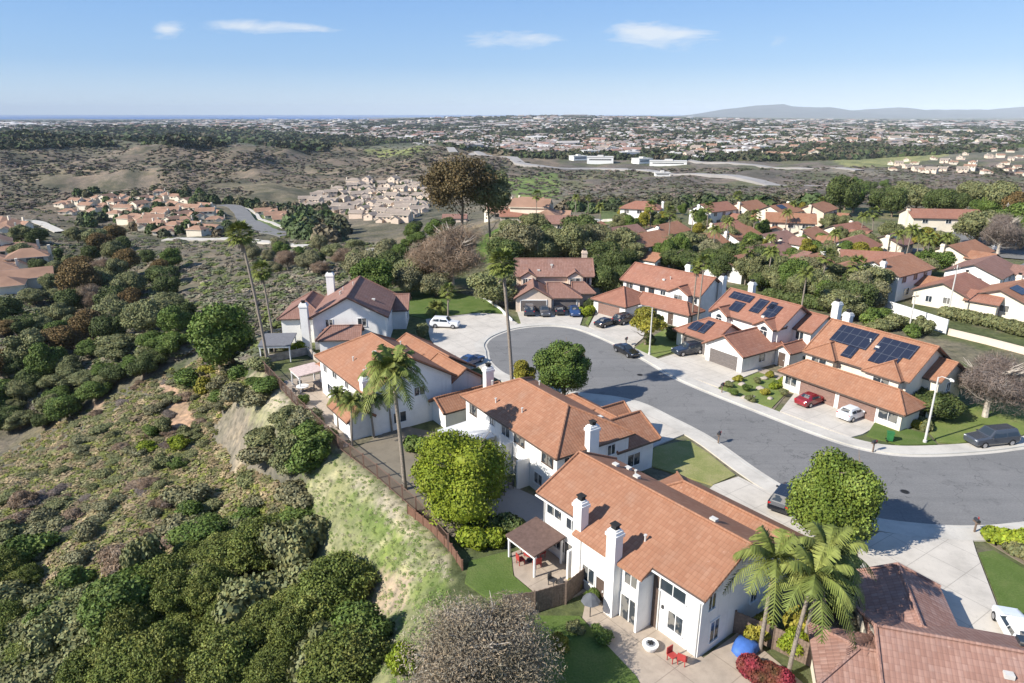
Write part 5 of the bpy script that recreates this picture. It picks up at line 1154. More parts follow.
# separate vertices for walls and roofs keep their colours apart
Wv = P[:,:8].reshape(-1,3); Wf = (wq[None]+np.arange(n)[:,None,None]*8).reshape(-1,4)
Rv = P[:,8:].reshape(-1,3); Rf = (np.array([(0,1,5,4),(2,3,4,5)])[None]+np.arange(n)[:,None,None]*6).reshape(-1,4); Rt = (np.array([(3,0,4),(1,2,5)])[None]+np.arange(n)[:,None,None]*6).reshape(-1,3)
wc_ = np.array([(.70,.66,.58),(.62,.54,.44),(.75,.73,.70),(.55,.50,.45)])[r.integers(0,4,n)]; rc_ = np.array([(.34,.20,.15),(.30,.24,.20),(.45,.41,.37),(.25,.22,.20),(.60,.58,.54),(.33,.28,.24)])[r.integers(0,6,n)]
o = tag(empty('suburb_houses', (0,0,0)), 'countless tiny pale houses of the far suburbs', 'houses', kind='stuff')
link('wall', np_mesh('wall', Wv, Wf, G_any, np.repeat(wc_, 8, 0)), o)
RR_ = np.concatenate([np.repeat(rc_, 6, 0)]*1); me_ = np_mesh('roof', Rv, Rf, G_any, RR_); link('roof', me_, o); link('roof', np_mesh('roof_end', Rv, Rt, G_any, RR_), o)

# ------------------------------------------------------------------ cars
PAINT = {}
def paint(n, c):
    if n not in PAINT:
        t = NT('paint_'+n, .22, .6); t.color(c); t.b.inputs['Coat Weight'].default_value = .6; PAINT[n] = t.m
    return PAINT[n]
SPEC = {  # x, half width, z bottom, belt, top, half width at top
 'sedan': (4.7, [(2.35,.70,.35,.55,.62,.6),(2.2,.86,.24,.68,.74,.7),(1.2,.91,.2,.80,.90,.74),(.75,.92,.2,.88,.96,.74),(0,.92,.2,.92,1.40,.58),(-.95,.92,.2,.94,1.40,.57),(-1.6,.91,.2,.92,1.04,.7),(-2.2,.86,.26,.88,.98,.68),(-2.35,.72,.36,.66,.76,.6)], (3,4,5,6), .33),
 'hatch': (4.2, [(2.1,.68,.35,.55,.64,.6),(1.95,.84,.24,.70,.80,.7),(1.15,.88,.2,.86,.96,.72),(.75,.89,.2,.92,1.02,.72),(.05,.89,.2,.95,1.50,.58),(-1.35,.89,.2,.98,1.50,.56),(-1.9,.86,.26,.98,1.08,.68),(-2.1,.76,.36,.72,.82,.62)], (3,4,5,6), .33),
 'suv': (4.9, [(2.45,.78,.38,.72,.82,.7),(2.3,.93,.30,.90,1.0,.78),(1.25,.96,.26,1.02,1.12,.82),(.9,.97,.26,1.06,1.16,.82),(.3,.97,.26,1.08,1.76,.68),(-1.85,.97,.26,1.10,1.76,.66),(-2.3,.94,.32,1.08,1.20,.76),(-2.45,.84,.42,.80,.92,.70)], (3,4,5,6), .38),
 'long': (5.6, [(2.8,.82,.42,.78,.90,.74),(2.65,.98,.34,.98,1.10,.84),(1.45,1.0,.30,1.12,1.20,.86),(1.1,1.0,.30,1.14,1.24,.86),(.5,1.0,.30,1.16,1.92,.74),(-2.25,1.0,.30,1.18,1.92,.72),(-2.6,.98,.36,1.16,1.28,.80),(-2.8,.88,.46,.88,1.0,.74)], (3,4,5,6), .41)}
def car(kind, pc, x, y, hd, label, z=.02, group=None, cat=None):
    L, S, (wb0, rf, rr, rb), wr = SPEC[kind]; o = empty('parked_car', (x, y, z), math.atan2(hd[1], hd[0]), label=label, cat=cat or {'suv':'car','long':'car'}.get(kind, 'car'), group=group)
    ring = lambda s: [(s[0],-s[1]*.9,s[2]),(s[0],-s[1],s[2]+.18),(s[0],-s[1]*.99,s[3]),(s[0],-s[5],s[4]-.03),(s[0],-s[5]*.8,s[4]),(s[0],s[5]*.8,s[4]),(s[0],s[5],s[4]-.03),(s[0],s[1]*.99,s[3]),(s[0],s[1],s[2]+.18),(s[0],s[1]*.9,s[2])]
    m = MB(); R0 = [ring(s) for s in S]
    for a, b in zip(R0[:-1], R0[1:]):
        for k in range(10):
            j = (k+1) % 10; m.poly([a[k], b[k], b[j], a[j]])
    m.poly(R0[0][::-1][::-1]); m.poly(R0[-1][::-1]); m.build('body', pc, o)
    lerp = lambda a, b, t: tuple(a[i]+(b[i]-a[i])*t for i in range(3))
    def quad(P, off, name):
        n = (Vector(P[1])-Vector(P[0])).cross(Vector(P[3])-Vector(P[0])).normalized(); c = sum((Vector(p) for p in P), Vector())/4
        if n.dot(c-Vector((0,0,.9))) < 0: n = -n
        q = MB(); q.poly([tuple(Vector(p)+n*off) for p in P]); q.build(name, M_glass, o)
    for sg in (-1, 1):
        bi, ti = (2, 3) if sg < 0 else (7, 6)
        A0, A1 = R0[wb0], R0[rf]; B0, B1 = R0[rr], R0[rb]
        P = [lerp(R0[wb0][bi], R0[rf][bi], .35), lerp(R0[rf][bi], R0[rr][bi], .48), lerp(R0[rf][ti], R0[rr][ti], .48), lerp(R0[rf][ti], R0[rr][ti], .02)]
        P = [(p[0], p[1], p[2]+(.06 if i < 2 else -.07)) for i, p in enumerate(P)]; quad(P, .012, 'side_window')
        P = [lerp(R0[rf][bi], R0[rr][bi], .53), lerp(R0[rr][bi], R0[rb][bi], .35), lerp(R0[rf][ti], R0[rr][ti], .97), lerp(R0[rf][ti], R0[rr][ti], .53)]
        P = [(p[0], p[1], p[2]+(.06 if i < 2 else -.07)) for i, p in enumerate(P)]; quad(P, .012, 'side_window')
    a, b = R0[wb0], R0[rf]; quad([lerp(a[4], b[4], .08), lerp(a[5], b[5], .08), lerp(a[5], b[5], .93), lerp(a[4], b[4], .93)], .012, 'windscreen')
    a, b = R0[rr], R0[rb]; quad([lerp(a[4], b[4], .1), lerp(a[5], b[5], .1), lerp(a[5], b[5], .85), lerp(a[4], b[4], .85)], .012, 'rear_window')
    w = S[3][1]
    for wx in (L*.31, -L*.30):
        for sg in (-1, 1):
            t = MB(); t.tube([(wx, sg*(w-.2), wr), (wx, sg*(w+.015), wr)], wr, 16); tt = t.build('wheel', M_rubber, o)
            q = MB(); q.tube([(wx, sg*(w+.01), wr), (wx, sg*(w+.03), wr)], wr*.62, 12); q.build('rim', M_rim, tt)
    for sg in (-1, 1):
        s = S[1]; q = MB(); q.box(s[0]-.12, s[0]+.10, sg*s[1]*.72-.14, sg*s[1]*.72+.14, s[3]-.10, s[3]+.03); q.build('headlight', M_head, o)
        s = S[-2]; q = MB(); q.box(s[0]-.10, s[0]+.12, sg*s[1]*.80-.12, sg*s[1]*.80+.12, s[3]-.18, s[3]+.02); q.build('tail_light', M_tail, o)
        q = MB(); q.box(S[3][0]-.25, S[3][0]-.1, sg*(w+.1)-.1, sg*(w+.1)+.1, S[3][3], S[3][3]+.13); q.build('mirror', pc, o)
    return o
DV = (.84,.54)
P_BLK = paint('black', (.012,.013,.016)); P_GREY = paint('grey', (.055,.062,.075)); P_RED = paint('red', (.22,.012,.018)); P_WHITE = paint('white', (.75,.76,.77)); P_BLUE = paint('blue', (.02,.05,.14)); P_SIL = paint('silver', (.40,.42,.45)); P_NAVY = paint('navy', (.02,.028,.045))
car('sedan', P_RED, 36.9, 77.6, DV, 'dark red car parked on the driveway below the solar-roofed house', .15)
car('hatch', P_WHITE, 40.0, 73.4, DV, 'white hatchback on the driveway beside the dark red car', .15)
car('long', P_GREY, 52.0, 66.9, (-.985,-.19), 'large grey estate car parked at the kerb by the right edge')
car('suv', P_NAVY, 26.2, 96.0, (-.9,-.35), 'dark grey car on the driveway before the single grey garage door', .15)
car('sedan', P_BLK, 17.1, 96.2, (.45,-.89), 'black car at the kerb of the cul-de-sac below the street lamp')
car('sedan', P_BLK, 15.9, 110.3, (.74,.67), 'black saloon on the driveway of the red-roofed house', .15)
car('suv', P_BLK, 19.3, 112.0, (.74,.67), 'tall black car close to the garage of the red-roofed house', .15)
car('suv', P_NAVY, 3.1, 117.6, (0,1), 'dark car leftmost in the row before the twin garages', .15, 'cars before the twin garages')
car('sedan', P_GREY, 5.8, 117.2, (.05,-1), 'grey-nosed car second from the left before the twin garages', .15, 'cars before the twin garages')
car('hatch', P_BLK, 8.5, 117.8, (0,1), 'black small car third from the left before the twin garages', .15, 'cars before the twin garages')
car('sedan', P_BLUE, 11.1, 117.2, (.03,-1), 'blue car rightmost in the row before the twin garages', .15, 'cars before the twin garages')
car('suv', P_WHITE, -11.2, 109.4, (.98,-.15), 'white car with large windows on the concrete left of the cul-de-sac', .15)
car('sedan', P_BLUE, -5.9, 91.6, (.6,.8), 'blue car in the shade behind the broad hipped roof', .15)
car('suv', P_BLK, 25.0, 54.6, (.62,.78), 'dark car half hidden by the bright green driveway tree', .15)
car('hatch', P_WHITE, 34.4, 38.0, (.28,.96), 'white car on the lower right driveway beside the tiled roof', .15)
car('sedan', P_BLK, 43.2, 47.3, (.1,.99), 'black car cut by the right edge below the planter', .1)
for i, (px_, py_, p_) in enumerate([(1012,246,P_SIL),(1004,243,P_BLK),(996,250,P_WHITE)]):
    x,y,z = at1(px_, py_); pend(car('sedan', p_, x, y, (.5,.8), 'x', z+.1), ['silver','black','white'][i]+' car parked on the side street at the far right', 'cars on the side street')

# ------------------------------------------------------------------ street furniture
def street_lamp(x, y, h, arm, label, z=.14):
    o = empty('street_lamp', (x, y, z), math.atan2(arm[1], arm[0]), label=label, cat='street lamp')
    m = MB(); m.tube([(0,0,-.3),(0,0,.25),(0,0,.3),(0,0,h)], [.2,.2,.13,.08], 10); m.build('pole', M_pole, o)
    m = MB(); m.tube([(0,0,h-.1),(.5,0,h+.25),(1.7,0,h+.4)], .045, 6); m.build('arm', M_pole, o)
    m = MB(); m.tube([(1.6,0,h+.42),(1.8,0,h+.44),(2.2,0,h+.42),(2.35,0,h+.38)], [.05,.15,.14,.04], 8); hd_ = m.build('lamp_head', M_pole, o)
    m = MB(); m.tube([(1.95,0,h+.26),(1.95,0,h+.33)], .12, 10); m.build('lens', M_lamp, hd_)
street_lamp(44.9, 67.0, 7.6, (.05,-1), 'tall pale street lamp on the right corner lawn'); street_lamp(20.4, 95.6, 7.2, (-.9,-.3), 'slender white street lamp beside the yellow-green street tree')
def pole(px, py, h, label):
    x,y,z = at1(px, py); o = empty('utility_pole', (x,y,z), .3, label=label, cat='utility pole'); m = MB(); m.tube([(0,0,-.5),(0,0,h)], [.13,.09], 8); m.build('pole', M_pole, o)
    m = MB(); m.box(-.7,.7,-.05,.05,h-.8,h-.66); m.build('crossarm', M_wood, o)
    for k in (-.6,0,.6): m = MB(); m.tube([(k,0,h-.66),(k,0,h-.5)], .05, 6); m.build('insulator', M_lamp, o)
pole(909, 330, 6.5, 'slim pole on the bank behind the solar roof'); pole(947, 318, 9.5, 'tall pole in front of the cream chimney house'); pole(1002, 232, 9, 'pole beside the side street at the far right')
def mailbox(x, y, a, label, n=1):
    o = empty('mailbox', (x, y, .14), a, label=label, cat='mailbox'); m = MB(); m.box(-.06,.06,-.06,.06,-.1,1.0); m.build('post', M_wood, o)
    m = MB(); m.tube([(-.28,0,1.14),(.28,0,1.14)], .16, 10); b = m.build('box', M_metal, o); m = MB(); m.box(.05,.2,-.19,-.17,1.15,1.38); m.build('flag', M_red, b); bx(b, 'tray', M_wood, (-.32,.32,-.17,.17,.93,.985))
mailbox(22.4, 66.9, 1.0, 'dark mailbox at the kerb beside the dry lawn'); mailbox(39.5, 50.2, 1.5, 'dark mailbox at the kerb of the lower right driveway'); mailbox(38.2, 64.9, .4, 'mailbox at the kerb of the lawn below the white hatchback'); mailbox(17.6, 99.8, 1.1, 'mailbox at the kerb left of the slender street lamp'); mailbox(26.9, 81.0, .9, 'mailbox at the kerb below the rock garden')
def bin_(x, y, mat, label, z=.15):
    o = empty('wheelie_bin', (x,y,z), rnd.uniform(0,3), label=label, cat='bin'); m = MB(); P = [(-.25,-.28,.08),(.25,-.28,.08),(.25,.25,.08),(-.25,.25,.08)]; Q = [(-.3,-.34,1.0),(.3,-.34,1.0),(.3,.32,1.0),(-.3,.32,1.0)]
    m.poly(P[::-1]); m.poly(Q); [m.poly([P[i],P[(i+1)%4],Q[(i+1)%4],Q[i]]) for i in range(4)]; m.build('body', mat, o); bx(o, 'lid', mat, (-.33,.33,-.38,.36,1.005,1.07))
    for sx in (-.3,.26): m = MB(); m.tube([(sx,.28,.1),(sx+.05,.28,.1)], .1, 10); m.build('wheel', M_rubber, o)
bin_(41.2, 67.3, plain('green_plastic', (.03,.16,.05), .5), 'green bin on the dark lawn left of the street lamp'); bin_(36.4, 75.0-1.3, M_greyw, 'grey bin between the rock garden and the driveway of the red car', .15) if False else None

# ------------------------------------------------------------------ fences, walls
def fence(pts, label, h=1.8, mat=None, step=2.4, style='board', name='fence', base=None, solid=True):
    mat = mat or M_wood; o = empty(name, (*pts[0], 0), 0, label=label, cat='wall' if style == 'wall' else 'fence'); ox, oy = pts[0]; P = []
    for (a, b), (c, d) in zip(pts[:-1], pts[1:]):
        n = max(1, int(round(math.hypot(c-a, d-b)/step))); P += [(a+(c-a)*k/n, b+(d-b)*k/n) for k in range(n)]
    P.append(pts[-1]); zs = [float(hgt(*p)) if base is None else base for p in P]
    for i, (p, z) in enumerate(zip(P, zs)):
        if style != 'wall' : q = MB(); q.box(p[0]-ox-.07, p[0]-ox+.07, p[1]-oy-.07, p[1]-oy+.07, z-.4, z+h+.08); q.build('post', mat, o)
        if i == len(P)-1: break
        r, zr = P[i+1], zs[i+1]; dx, dy = r[0]-p[0], r[1]-p[1]; l = math.hypot(dx, dy); nx, ny = -dy/l*.03, dx/l*.03
        def slab(s0, s1, z0, z1, t=1.0, mb=None):
            A = [(p[0]-ox+dx*s0, p[1]-oy+dy*s0, z+(zr-z)*s0), (p[0]-ox+dx*s1, p[1]-oy+dy*s1, z+(zr-z)*s1)]
            c = []
            for zz in (z0, z1):
                for sg, A_ in ((-1, A[0]), (-1, A[1]), (1, A[1]), (1, A[0])): c.append((A_[0]+sg*nx*t, A_[1]+sg*ny*t, A_[2]+zz))
            for f in ((3,2,1,0),(4,5,6,7),(0,1,5,4),(1,2,6,5),(2,3,7,6),(3,0,4,7)): mb.poly([c[k] for k in f])
        e = .08/l
        if style == 'wall':
            q = MB(); slab(0, 1.0, -.8, h, 3.3, q); q.build('wall_panel', mat, o); q = MB(); slab(0, 1.0, h+.003, h+.1, 4.2, q); q.build('coping', mat, o)
        elif style == 'rail':
            for zz in (h*.08, h*.92): q = MB(); slab(e, 1-e, zz, zz+.07, .8, q); q.build('rail', mat, o)
            q = MB(); nb = int(l/.16)
            for k in range(1, nb): slab(k/nb-.012/l, k/nb+.012/l, h*.08+.07, h*.92, .4, q)
            q.build('balusters', mat, o)
        else:
            nb = max(1, int(l/.22)); q = MB(); slab(e, 1-e, .08, h-.02, .35, q)
            for k in range(nb): slab(e+(1-2*e)*(k+.04)/nb, e+(1-2*e)*(k+.93)/nb, .05, h-(.0 if k % 2 else .03), 1.0, q)
            q.build('board_panel', mat, o)
    return o
fence([(-35.5,90.5),(-26,76.2),(-18.6,65.8),(-13.2,59.4),(-8.6,53.4),(-5.2,47.7)], 'long brown metal fence along the top of the slope behind the yards', 1.6, plain('rust_brown_metal', (.16,.10,.075), .7), 2.6, 'rail')
fence([(-9.3,53.2),(-6.9,50.4),(-4.9,47.3),(-3.9,45.2)], 'low brown timber fence at the lower end of the slope', .9, plain('brown_timber', (.17,.09,.06), .85), 1.4)
fence([(-.6,39.9),(1.6,40.3),(3.9,41.3),(5.6,43.2),(6.3,45.3)], 'weathered board fence dividing the two back yards of the large white house', 1.9, M_wood, 1.8)
fence([(15.3,38.4),(17.4,36.9),(19.4,35.2)], 'weathered board fence from the house corner to the palm trio', 1.8, M_wood, 1.8); fence([(23.5,44),(21.8,39.2),(20.2,35.4)], 'shaded board fence left of the lower right house', 1.7, M_wood, 2)
wx = lambda p: g(p[0], p[1], 0)
fence([wx((862,306)),wx((905,320)),wx((946,334))], 'long white wall below the gabled houses on the right', 2.3, M_white, 6, 'wall'); fence([wx((948,335)),wx((985,344)),wx((1030,356))], 'low pinkish wall running off the right edge', 1.0, M_peach, 5, 'wall')
fence([wx((590,246)),wx((612,254)),wx((648,262))], 'pale garden wall below the house with the patio cover', 1.4, M_trim, 4, 'wall'); fence([wx((481,297)),wx((500,310)),wx((512,322))], 'low white kerb wall at the right edge of the bright lawn', .4, M_trim, 3, 'wall')
fence([(-35.2,92.5),(-30.5,96.0),(-27,91.2)], 'dark retaining wall in front of the grey gazebo', 1.0, M_stone, 3, 'wall')
# dead pale trunk
o = empty('dead_tree', (50.5, 80.5, 0), 0, label='pale branchless trunk beside the solar-roofed house', cat='tree'); m = MB(); m.tube([(0,0,-.3),(.1,0,2),(-.1,.1,4.2),(.1,.1,5.4)], [.48,.42,.40,.30], 9); m.build('trunk', M_pale, o)
for a_ in (.4, 2.2, 4.3): m = MB(); m.tube([(0,0,4.4),(math.cos(a_)*.9,math.sin(a_)*.9,5.3),(math.cos(a_)*1.2,math.sin(a_)*1.2,6.0)], [.16,.1,.04], 6); m.build('branch_stub', M_pale, o)

# ------------------------------------------------------------------ hedges
def hedge(pts, w, h, mat, label, n=None, leaf=.14, seed=1, z=0):
    lb = []; rg_ = random.Random(seed)
    for (a, b), (c, d) in zip(pts[:-1], pts[1:]):
        k = max(2, int(math.hypot(c-a, d-b)/(w*.38)))
        for i in range(k): lb.append((np.array([a+(c-a)*i/k-pts[0][0]+rg_.uniform(-.15,.15), b+(d-b)*i/k-pts[0][1]+rg_.uniform(-.15,.15), h*.5]), np.array([w*.5, w*.5, h*.52])*rg_.uniform(.88,1.12)))
    o = link('hedge', crown_mesh('hedge', lb, n or len(lb)*420, leaf, mat, seed, core=.85, shell=(.88,1.05)), None, (*pts[0], z)); return tag(o, label, 'hedge')
hedge([(-10.5,65.2),(-6.6,64.0),(-3.6,64.8),(-3.4,67.2)], 1.9, 1.7, G_mid, 'dark clipped hedge between the hipped house and its neighbour', seed=3)
hedge([(-2.9,50.6),(-.6,50.2),(1.4,49.4)], 2.2, 1.6, G_dark, 'dark hedge right of the big round tree', seed=4); hedge([(-3.8,48.6),(-2.6,48.2),(-.6,48.6)], 1.6, 1.5, G_bright, 'bright green hedge at the top of the small back lawn', seed=5)
hedge([wx((945,318)),wx((985,326)),wx((1030,338))], 2.6, 2.0, G_olive, 'long hedge under the cream houses on the right', seed=6, leaf=.2); hedge([wx((770,300)),wx((830,312)),wx((862,318))], 3, 2.2, G_dark, 'dark hedge behind the street houses left of the white wall', seed=7, leaf=.2)
hedge([(45.6,74.5),(47.4,71.4),(46.6,69.6)], 1.2, .9, G_olive, 'low hedge at the corner of the solar-roofed house', seed=8); hedge([(40.2,49.0),(41.6,48.4),(44,48.8)], 1.9, 1.3, G_bright, 'bright shrubbery planter at the lower right kerb', seed=9); hedge([(40.8,47.6),(42.2,45),(42.8,43)], 1.3, .9, G_olive, 'low planting along the lower right lawn', seed=10)
hedge([(19.5,37.8),(20.2,36.2),(20.6,34.6)], 1.8, 2.2, G_yellow, 'yellow-green shrubs under the palm trio', seed=11); hedge([(15.2,34.7),(16.2,34.0),(17.2,33.2)], 1.6, 1.2, G_red, 'magenta bougainvillea at the bottom edge below the palms', seed=12, leaf=.08, n=6000)
hedge([(11.2,118.4),(13.4,116.6),(14.6,119.6)], 1.8, 1.2, G_bright, 'bright shrubs between the two driveways at the top of the cul-de-sac', seed=13)
hedge([(38.2,84.2),(36.6,84.8),(33.6,82.0)], 1.1, .8, G_bright, 'bright shrubs under the leftmost window of the solar-roofed house', seed=14); hedge([(44.9,73.2),(45.9,71.6),(46.3,70.4)], 1.0, .8, G_yellow, 'yellowish plants by the corner window of the solar-roofed house', seed=15)
for i, (px_, py_) in enumerate([(728,388),(738,382),(747,392),(757,384),(765,395),(776,388),(783,396),(770,378),(733,396),(750,402)]):
    x, y = g(px_, py_); pend(plant(['busholive','bushyellow','bush'][i % 3], x, y, .1, 1.5, .9, 'x', 'shrub', name='shrub'), ['olive','yellowish','green'][i % 3]+' shrub of the rock garden', 'rock garden shrubs')
for i, (px_, py_) in enumerate([(742,386),(752,398),(760,390),(744,399),(770,400),(779,382),(764,380)]):
    x, y = g(px_, py_); m = MB(); rg_ = random.Random(i); r = rg_.uniform(.35,.6); iv, jf = ico(); V_ = iv*np.array([r, r*.8, r*.55])*(1+.13*np.random.default_rng(i).normal(size=(len(iv),1))); me_ = np_mesh('rock', V_, jf, M_stone)
    o = link('boulder', me_, None, (x, y, .2)); tag(o, 'x', 'boulder'); pend(o, 'pale boulder of the rock garden', 'rock garden boulders')
for i, (px_, py_, k_, w_, h_) in enumerate([(607,470,'bushdark',2.2,1.6),(618,462,'bush',2,1.6),(596,452,'bushdark',1.8,1.4),(628,452,'bush',1.8,1.6),(640,482,'bushyellow',1.4,1.2),(556,600,'busholive',1.4,1.0),(575,590,'bushyellow',1.2,1.2),(592,603,'bush',1.6,1.0),(560,648,'bushyellow',1.6,1.1),(575,632,'busholive',1.4,1.0),(602,640,'bush',1.8,.9),(868,600,'bushdark',3.0,2.2),(845,585,'bushdark',2.8,2.4),(838,612,'bushdark',2.6,2.2),(805,560,'bushdark',2.2,1.8),(335,372,'bush',2.6,1.8),(300,352,'bushbright',2.6,2.0),(285,350,'bushyellow',2.2,1.6),(648,345,'bushdark',3,2),(672,340,'bushdark',3,2.2),(690,338,'bush',2.6,1.8),(800,362,'bushdark',2.4,1.8),(792,376,'bushdark',2,1.6),(590,310,'bushdark',3,2.4),(500,470,'bushdark',2.2,1.6),(330,440,'busholive',2.2,1.6),(345,425,'bush',2,1.5),(360,432,'bushyellow',1.8,1.4),(305,405,'bush',1.8,1.4),(420,362,'bushdark',3,2.2),(440,372,'bushdark',3,2.0),(760,640,'bushyellow',2.2,2.0),(790,655,'bushbright',2.2,2.0)]):
    x,y,z = at1(px_, py_); pend(plant(k_, x, y, z, w_, h_, 'x', 'shrub', name='shrub'), WORDS[k_]+' in a garden along the street', 'garden shrubs along the street')

# ------------------------------------------------------------------ yards
def cover(x, y, a, L, D_, h, drop, mat, label, name='patio_cover'):
    o = empty(name, (x, y, .1), R(a), label=label, cat='patio cover'); m = MB(); z0, z1 = h-drop, h
    P = [(-L/2,-D_/2,z0),(L/2,-D_/2,z0),(L/2,D_/2,z1),(-L/2,D_/2,z1)]; Q = [(a_,b,c-.14) for a_,b,c in P]; m.poly(P); m.poly(Q[::-1]); [m.poly([Q[i],Q[(i+1)%4],P[(i+1)%4],P[i]]) for i in range(4)]; m.build('cover_roof', mat, o, uv=True)
    for sx in (-L/2+.15, L/2-.3):
        bx(o, 'post', M_trim, (sx,sx+.15,-D_/2+.15,-D_/2+.3,-.1,z0-.12)); bx(o, 'post', M_trim, (sx,sx+.15,D_/2-.3,D_/2-.15,-.1,z1-.15-drop*.06))
    bx(o, 'beam', M_trim, (-L/2+.1,L/2-.1,-D_/2+.12,-D_/2+.32,z0-.42,z0-.16)); return o
cx_, cy_ = LW(OA, AA, 1.0, -1.75); cover(cx_, cy_, AA, 3.6, 3.2, 2.5, .4, plain('dark_brown_cover', (.13,.085,.07), .85, .15, .2), 'dark brown patio cover on white posts at the left end of the large white house')
cx_, cy_ = LW(OB, AB, 3.8, -2.2); cover(cx_, cy_, AB, 4.8, 4.2, 2.8, .2, plain('white_sheet', (.62,.62,.61), .5, .3, .05), 'white flat patio cover on the house behind the big round tree')
cover(-34.2, 94.6, 4, 4.6, 4.4, 3.0, .5, plain('grey_shingle', (.16,.16,.17), .9), 'grey-roofed garden shelter with white posts left of the brown-roofed house', 'gazebo')
cover(-26.8, 83.2, AC, 3.6, 3.4, 2.5, .2, plain('pink_sheet', (.55,.43,.38), .7), 'pale pink patio cover beside the fence below the broad hipped roof')
def chair(x, y, a, mat, label, group=None, z=.12):
    o = empty('garden_chair', (x,y,z), a, label=label, cat='chair', group=group); bx(o, 'seat', mat, (-.27,.27,-.27,.27,.40,.46)); bx(o, 'backrest', mat, (-.27,.27,.24,.30,.46,.95))
    for sx in (-.25,.2):
        for sy in (-.25,.2): bx(o, 'leg', mat, (sx,sx+.05,sy,sy+.05,0,.40))
def rtable(x, y, r, h, mt, mb_, label, name='garden_table', z=.12, top=.06):
    o = empty(name, (x,y,z), 0, label=label, cat='table'); m = MB(); m.tube([(0,0,h-top),(0,0,h)], r, 20); m.build('table_top', mt, o); m = MB(); m.tube([(0,0,0),(0,0,.04),(0,0,.06),(0,0,h-top)], [r*.6,r*.6,.08,.08], 12); m.build('base', mb_, o); return o
tx, ty = LW(OA, AA, .8, -2.0); rtable(tx, ty, .6, .74, M_red, M_metal, 'red round table under the brown patio cover')
for k in range(4): a_ = k*1.57+.5; pend_o = chair(tx+math.cos(a_)*.95, ty+math.sin(a_)*.95, a_-1.57, M_red, 'red chair at the round table under the brown patio cover', 'red chairs under the brown patio cover')
fx, fy = g(650, 650); o = empty('fire_pit', (fx, fy, .11), 0, label='round white fire pit on the lower patio', cat='fire pit'); m = MB(); m.tube([(0,0,0),(0,0,.06),(0,0,.35),(0,0,.42)], [.38,.42,.55,.55], 20); m.build('bowl', M_trim, o); m = MB(); m.tube([(0,0,.425),(0,0,.45)], .32, 16); q = m.build('burner_plate', M_grey, o)
for k in range(3): m = MB(); a_ = k*2.1; m.tube([(math.cos(a_)*-.2,math.sin(a_)*-.2,.5),(math.cos(a_)*.2,math.sin(a_)*.2,.5)], .05, 6); m.build('log', M_black, q)
ux, uy = g(590, 618); o = empty('parasol', (ux, uy, .1), 0, label='folded-down grey parasol beside the dividing board fence', cat='parasol'); m = MB(); m.tube([(0,0,0),(0,0,2.1)], .035, 8); m.build('pole', M_metal, o); m = MB(); m.tube([(0,0,1.35),(0,0,1.4),(0,0,1.75),(0,0,2.0)], [.7,.66,.4,.05], 8); m.build('canopy', plain('charcoal_fabric', (.11,.115,.125), .8), o)
for i, (px_, py_) in enumerate([(672,662),(682,665)]): x, y = g(px_, py_); chair(x, y, .6+i*2, M_red, ['red chair nearer the fire pit on the lower patio','red chair further from the fire pit on the lower patio'][i], 'red chairs on the lower patio')
bx_x, bx_y = g(697, 640); o = empty('bench', (bx_x-2.2, bx_y+1.2, .12), R(AA), label='low tan bench against the wall of the large white house', cat='bench'); bx(o, 'seat', M_wood, (-.8,.8,-.2,.2,.4,.46)); [bx(o, 'leg', M_wood, (s_,s_+.08,-.18,.18,0,.4)) for s_ in (-.7,.62)]
cx_, cy_ = LW(OA, AA, 4.1, -2.6); 
for k, (dx_, dy_) in enumerate([(0,0),(.9,-.5)]): chair(cx_+dx_, cy_+dy_, 1+k, M_metal, ['dark chair nearer the sliding door beside the brown patio cover','dark chair further from the sliding door beside the brown patio cover'][k], 'dark patio chairs')
# tarpaulin over a heap
x, y = g(745, 652); iv, jf = ico(); V_ = iv*np.array([1.0,.75,.5])*(1+.10*np.random.default_rng(3).normal(size=(len(iv),1))); tag(link('tarpaulin', np_mesh('tarpaulin', V_, jf, M_blue), None, (x, y, .35), .5), 'crumpled blue tarpaulin over a heap beside the board fence', 'tarpaulin')
tx, ty = LW(OB, AB, 11.2, -2.8); rtable(tx, ty, .7, .74, M_metal, M_metal, 'dark round table on the grey patio behind the big round tree')
for k in range(4): a_ = k*1.57+.2; chair(tx+math.cos(a_)*1.05, ty+math.sin(a_)*1.05, a_-1.57, M_metal, 'dark chair at the round table on the grey patio', 'dark chairs on the grey patio')
x, y = g(303, 392); rtable(x, y, .8, .74, M_trim, M_metal, 'white round table beside the pink patio cover')
for k in range(3): a_ = k*2.1; chair(x+math.cos(a_)*1.2, y+math.sin(a_)*1.2, a_-1.57, M_metal, 'dark chair at the white table beside the pink patio cover', 'chairs beside the pink patio cover')
for i, (px_, py_) in enumerate([(322,418),(330,428),(318,424),(340,436),(346,446),(312,412)]):
    x, y = g(px_, py_); r = .3+.08*(i % 3); V_ = iv*np.array([r,r,r*.6])*(1+.12*np.random.default_rng(i+40).normal(size=(len(iv),1))); o = link('boulder', np_mesh('boulder', V_, jf, M_stone), None, (x, y, .1)); tag(o, 'x', 'boulder'); pend(o, 'pale boulder in the yard under the short palms', 'boulders under the short palms')

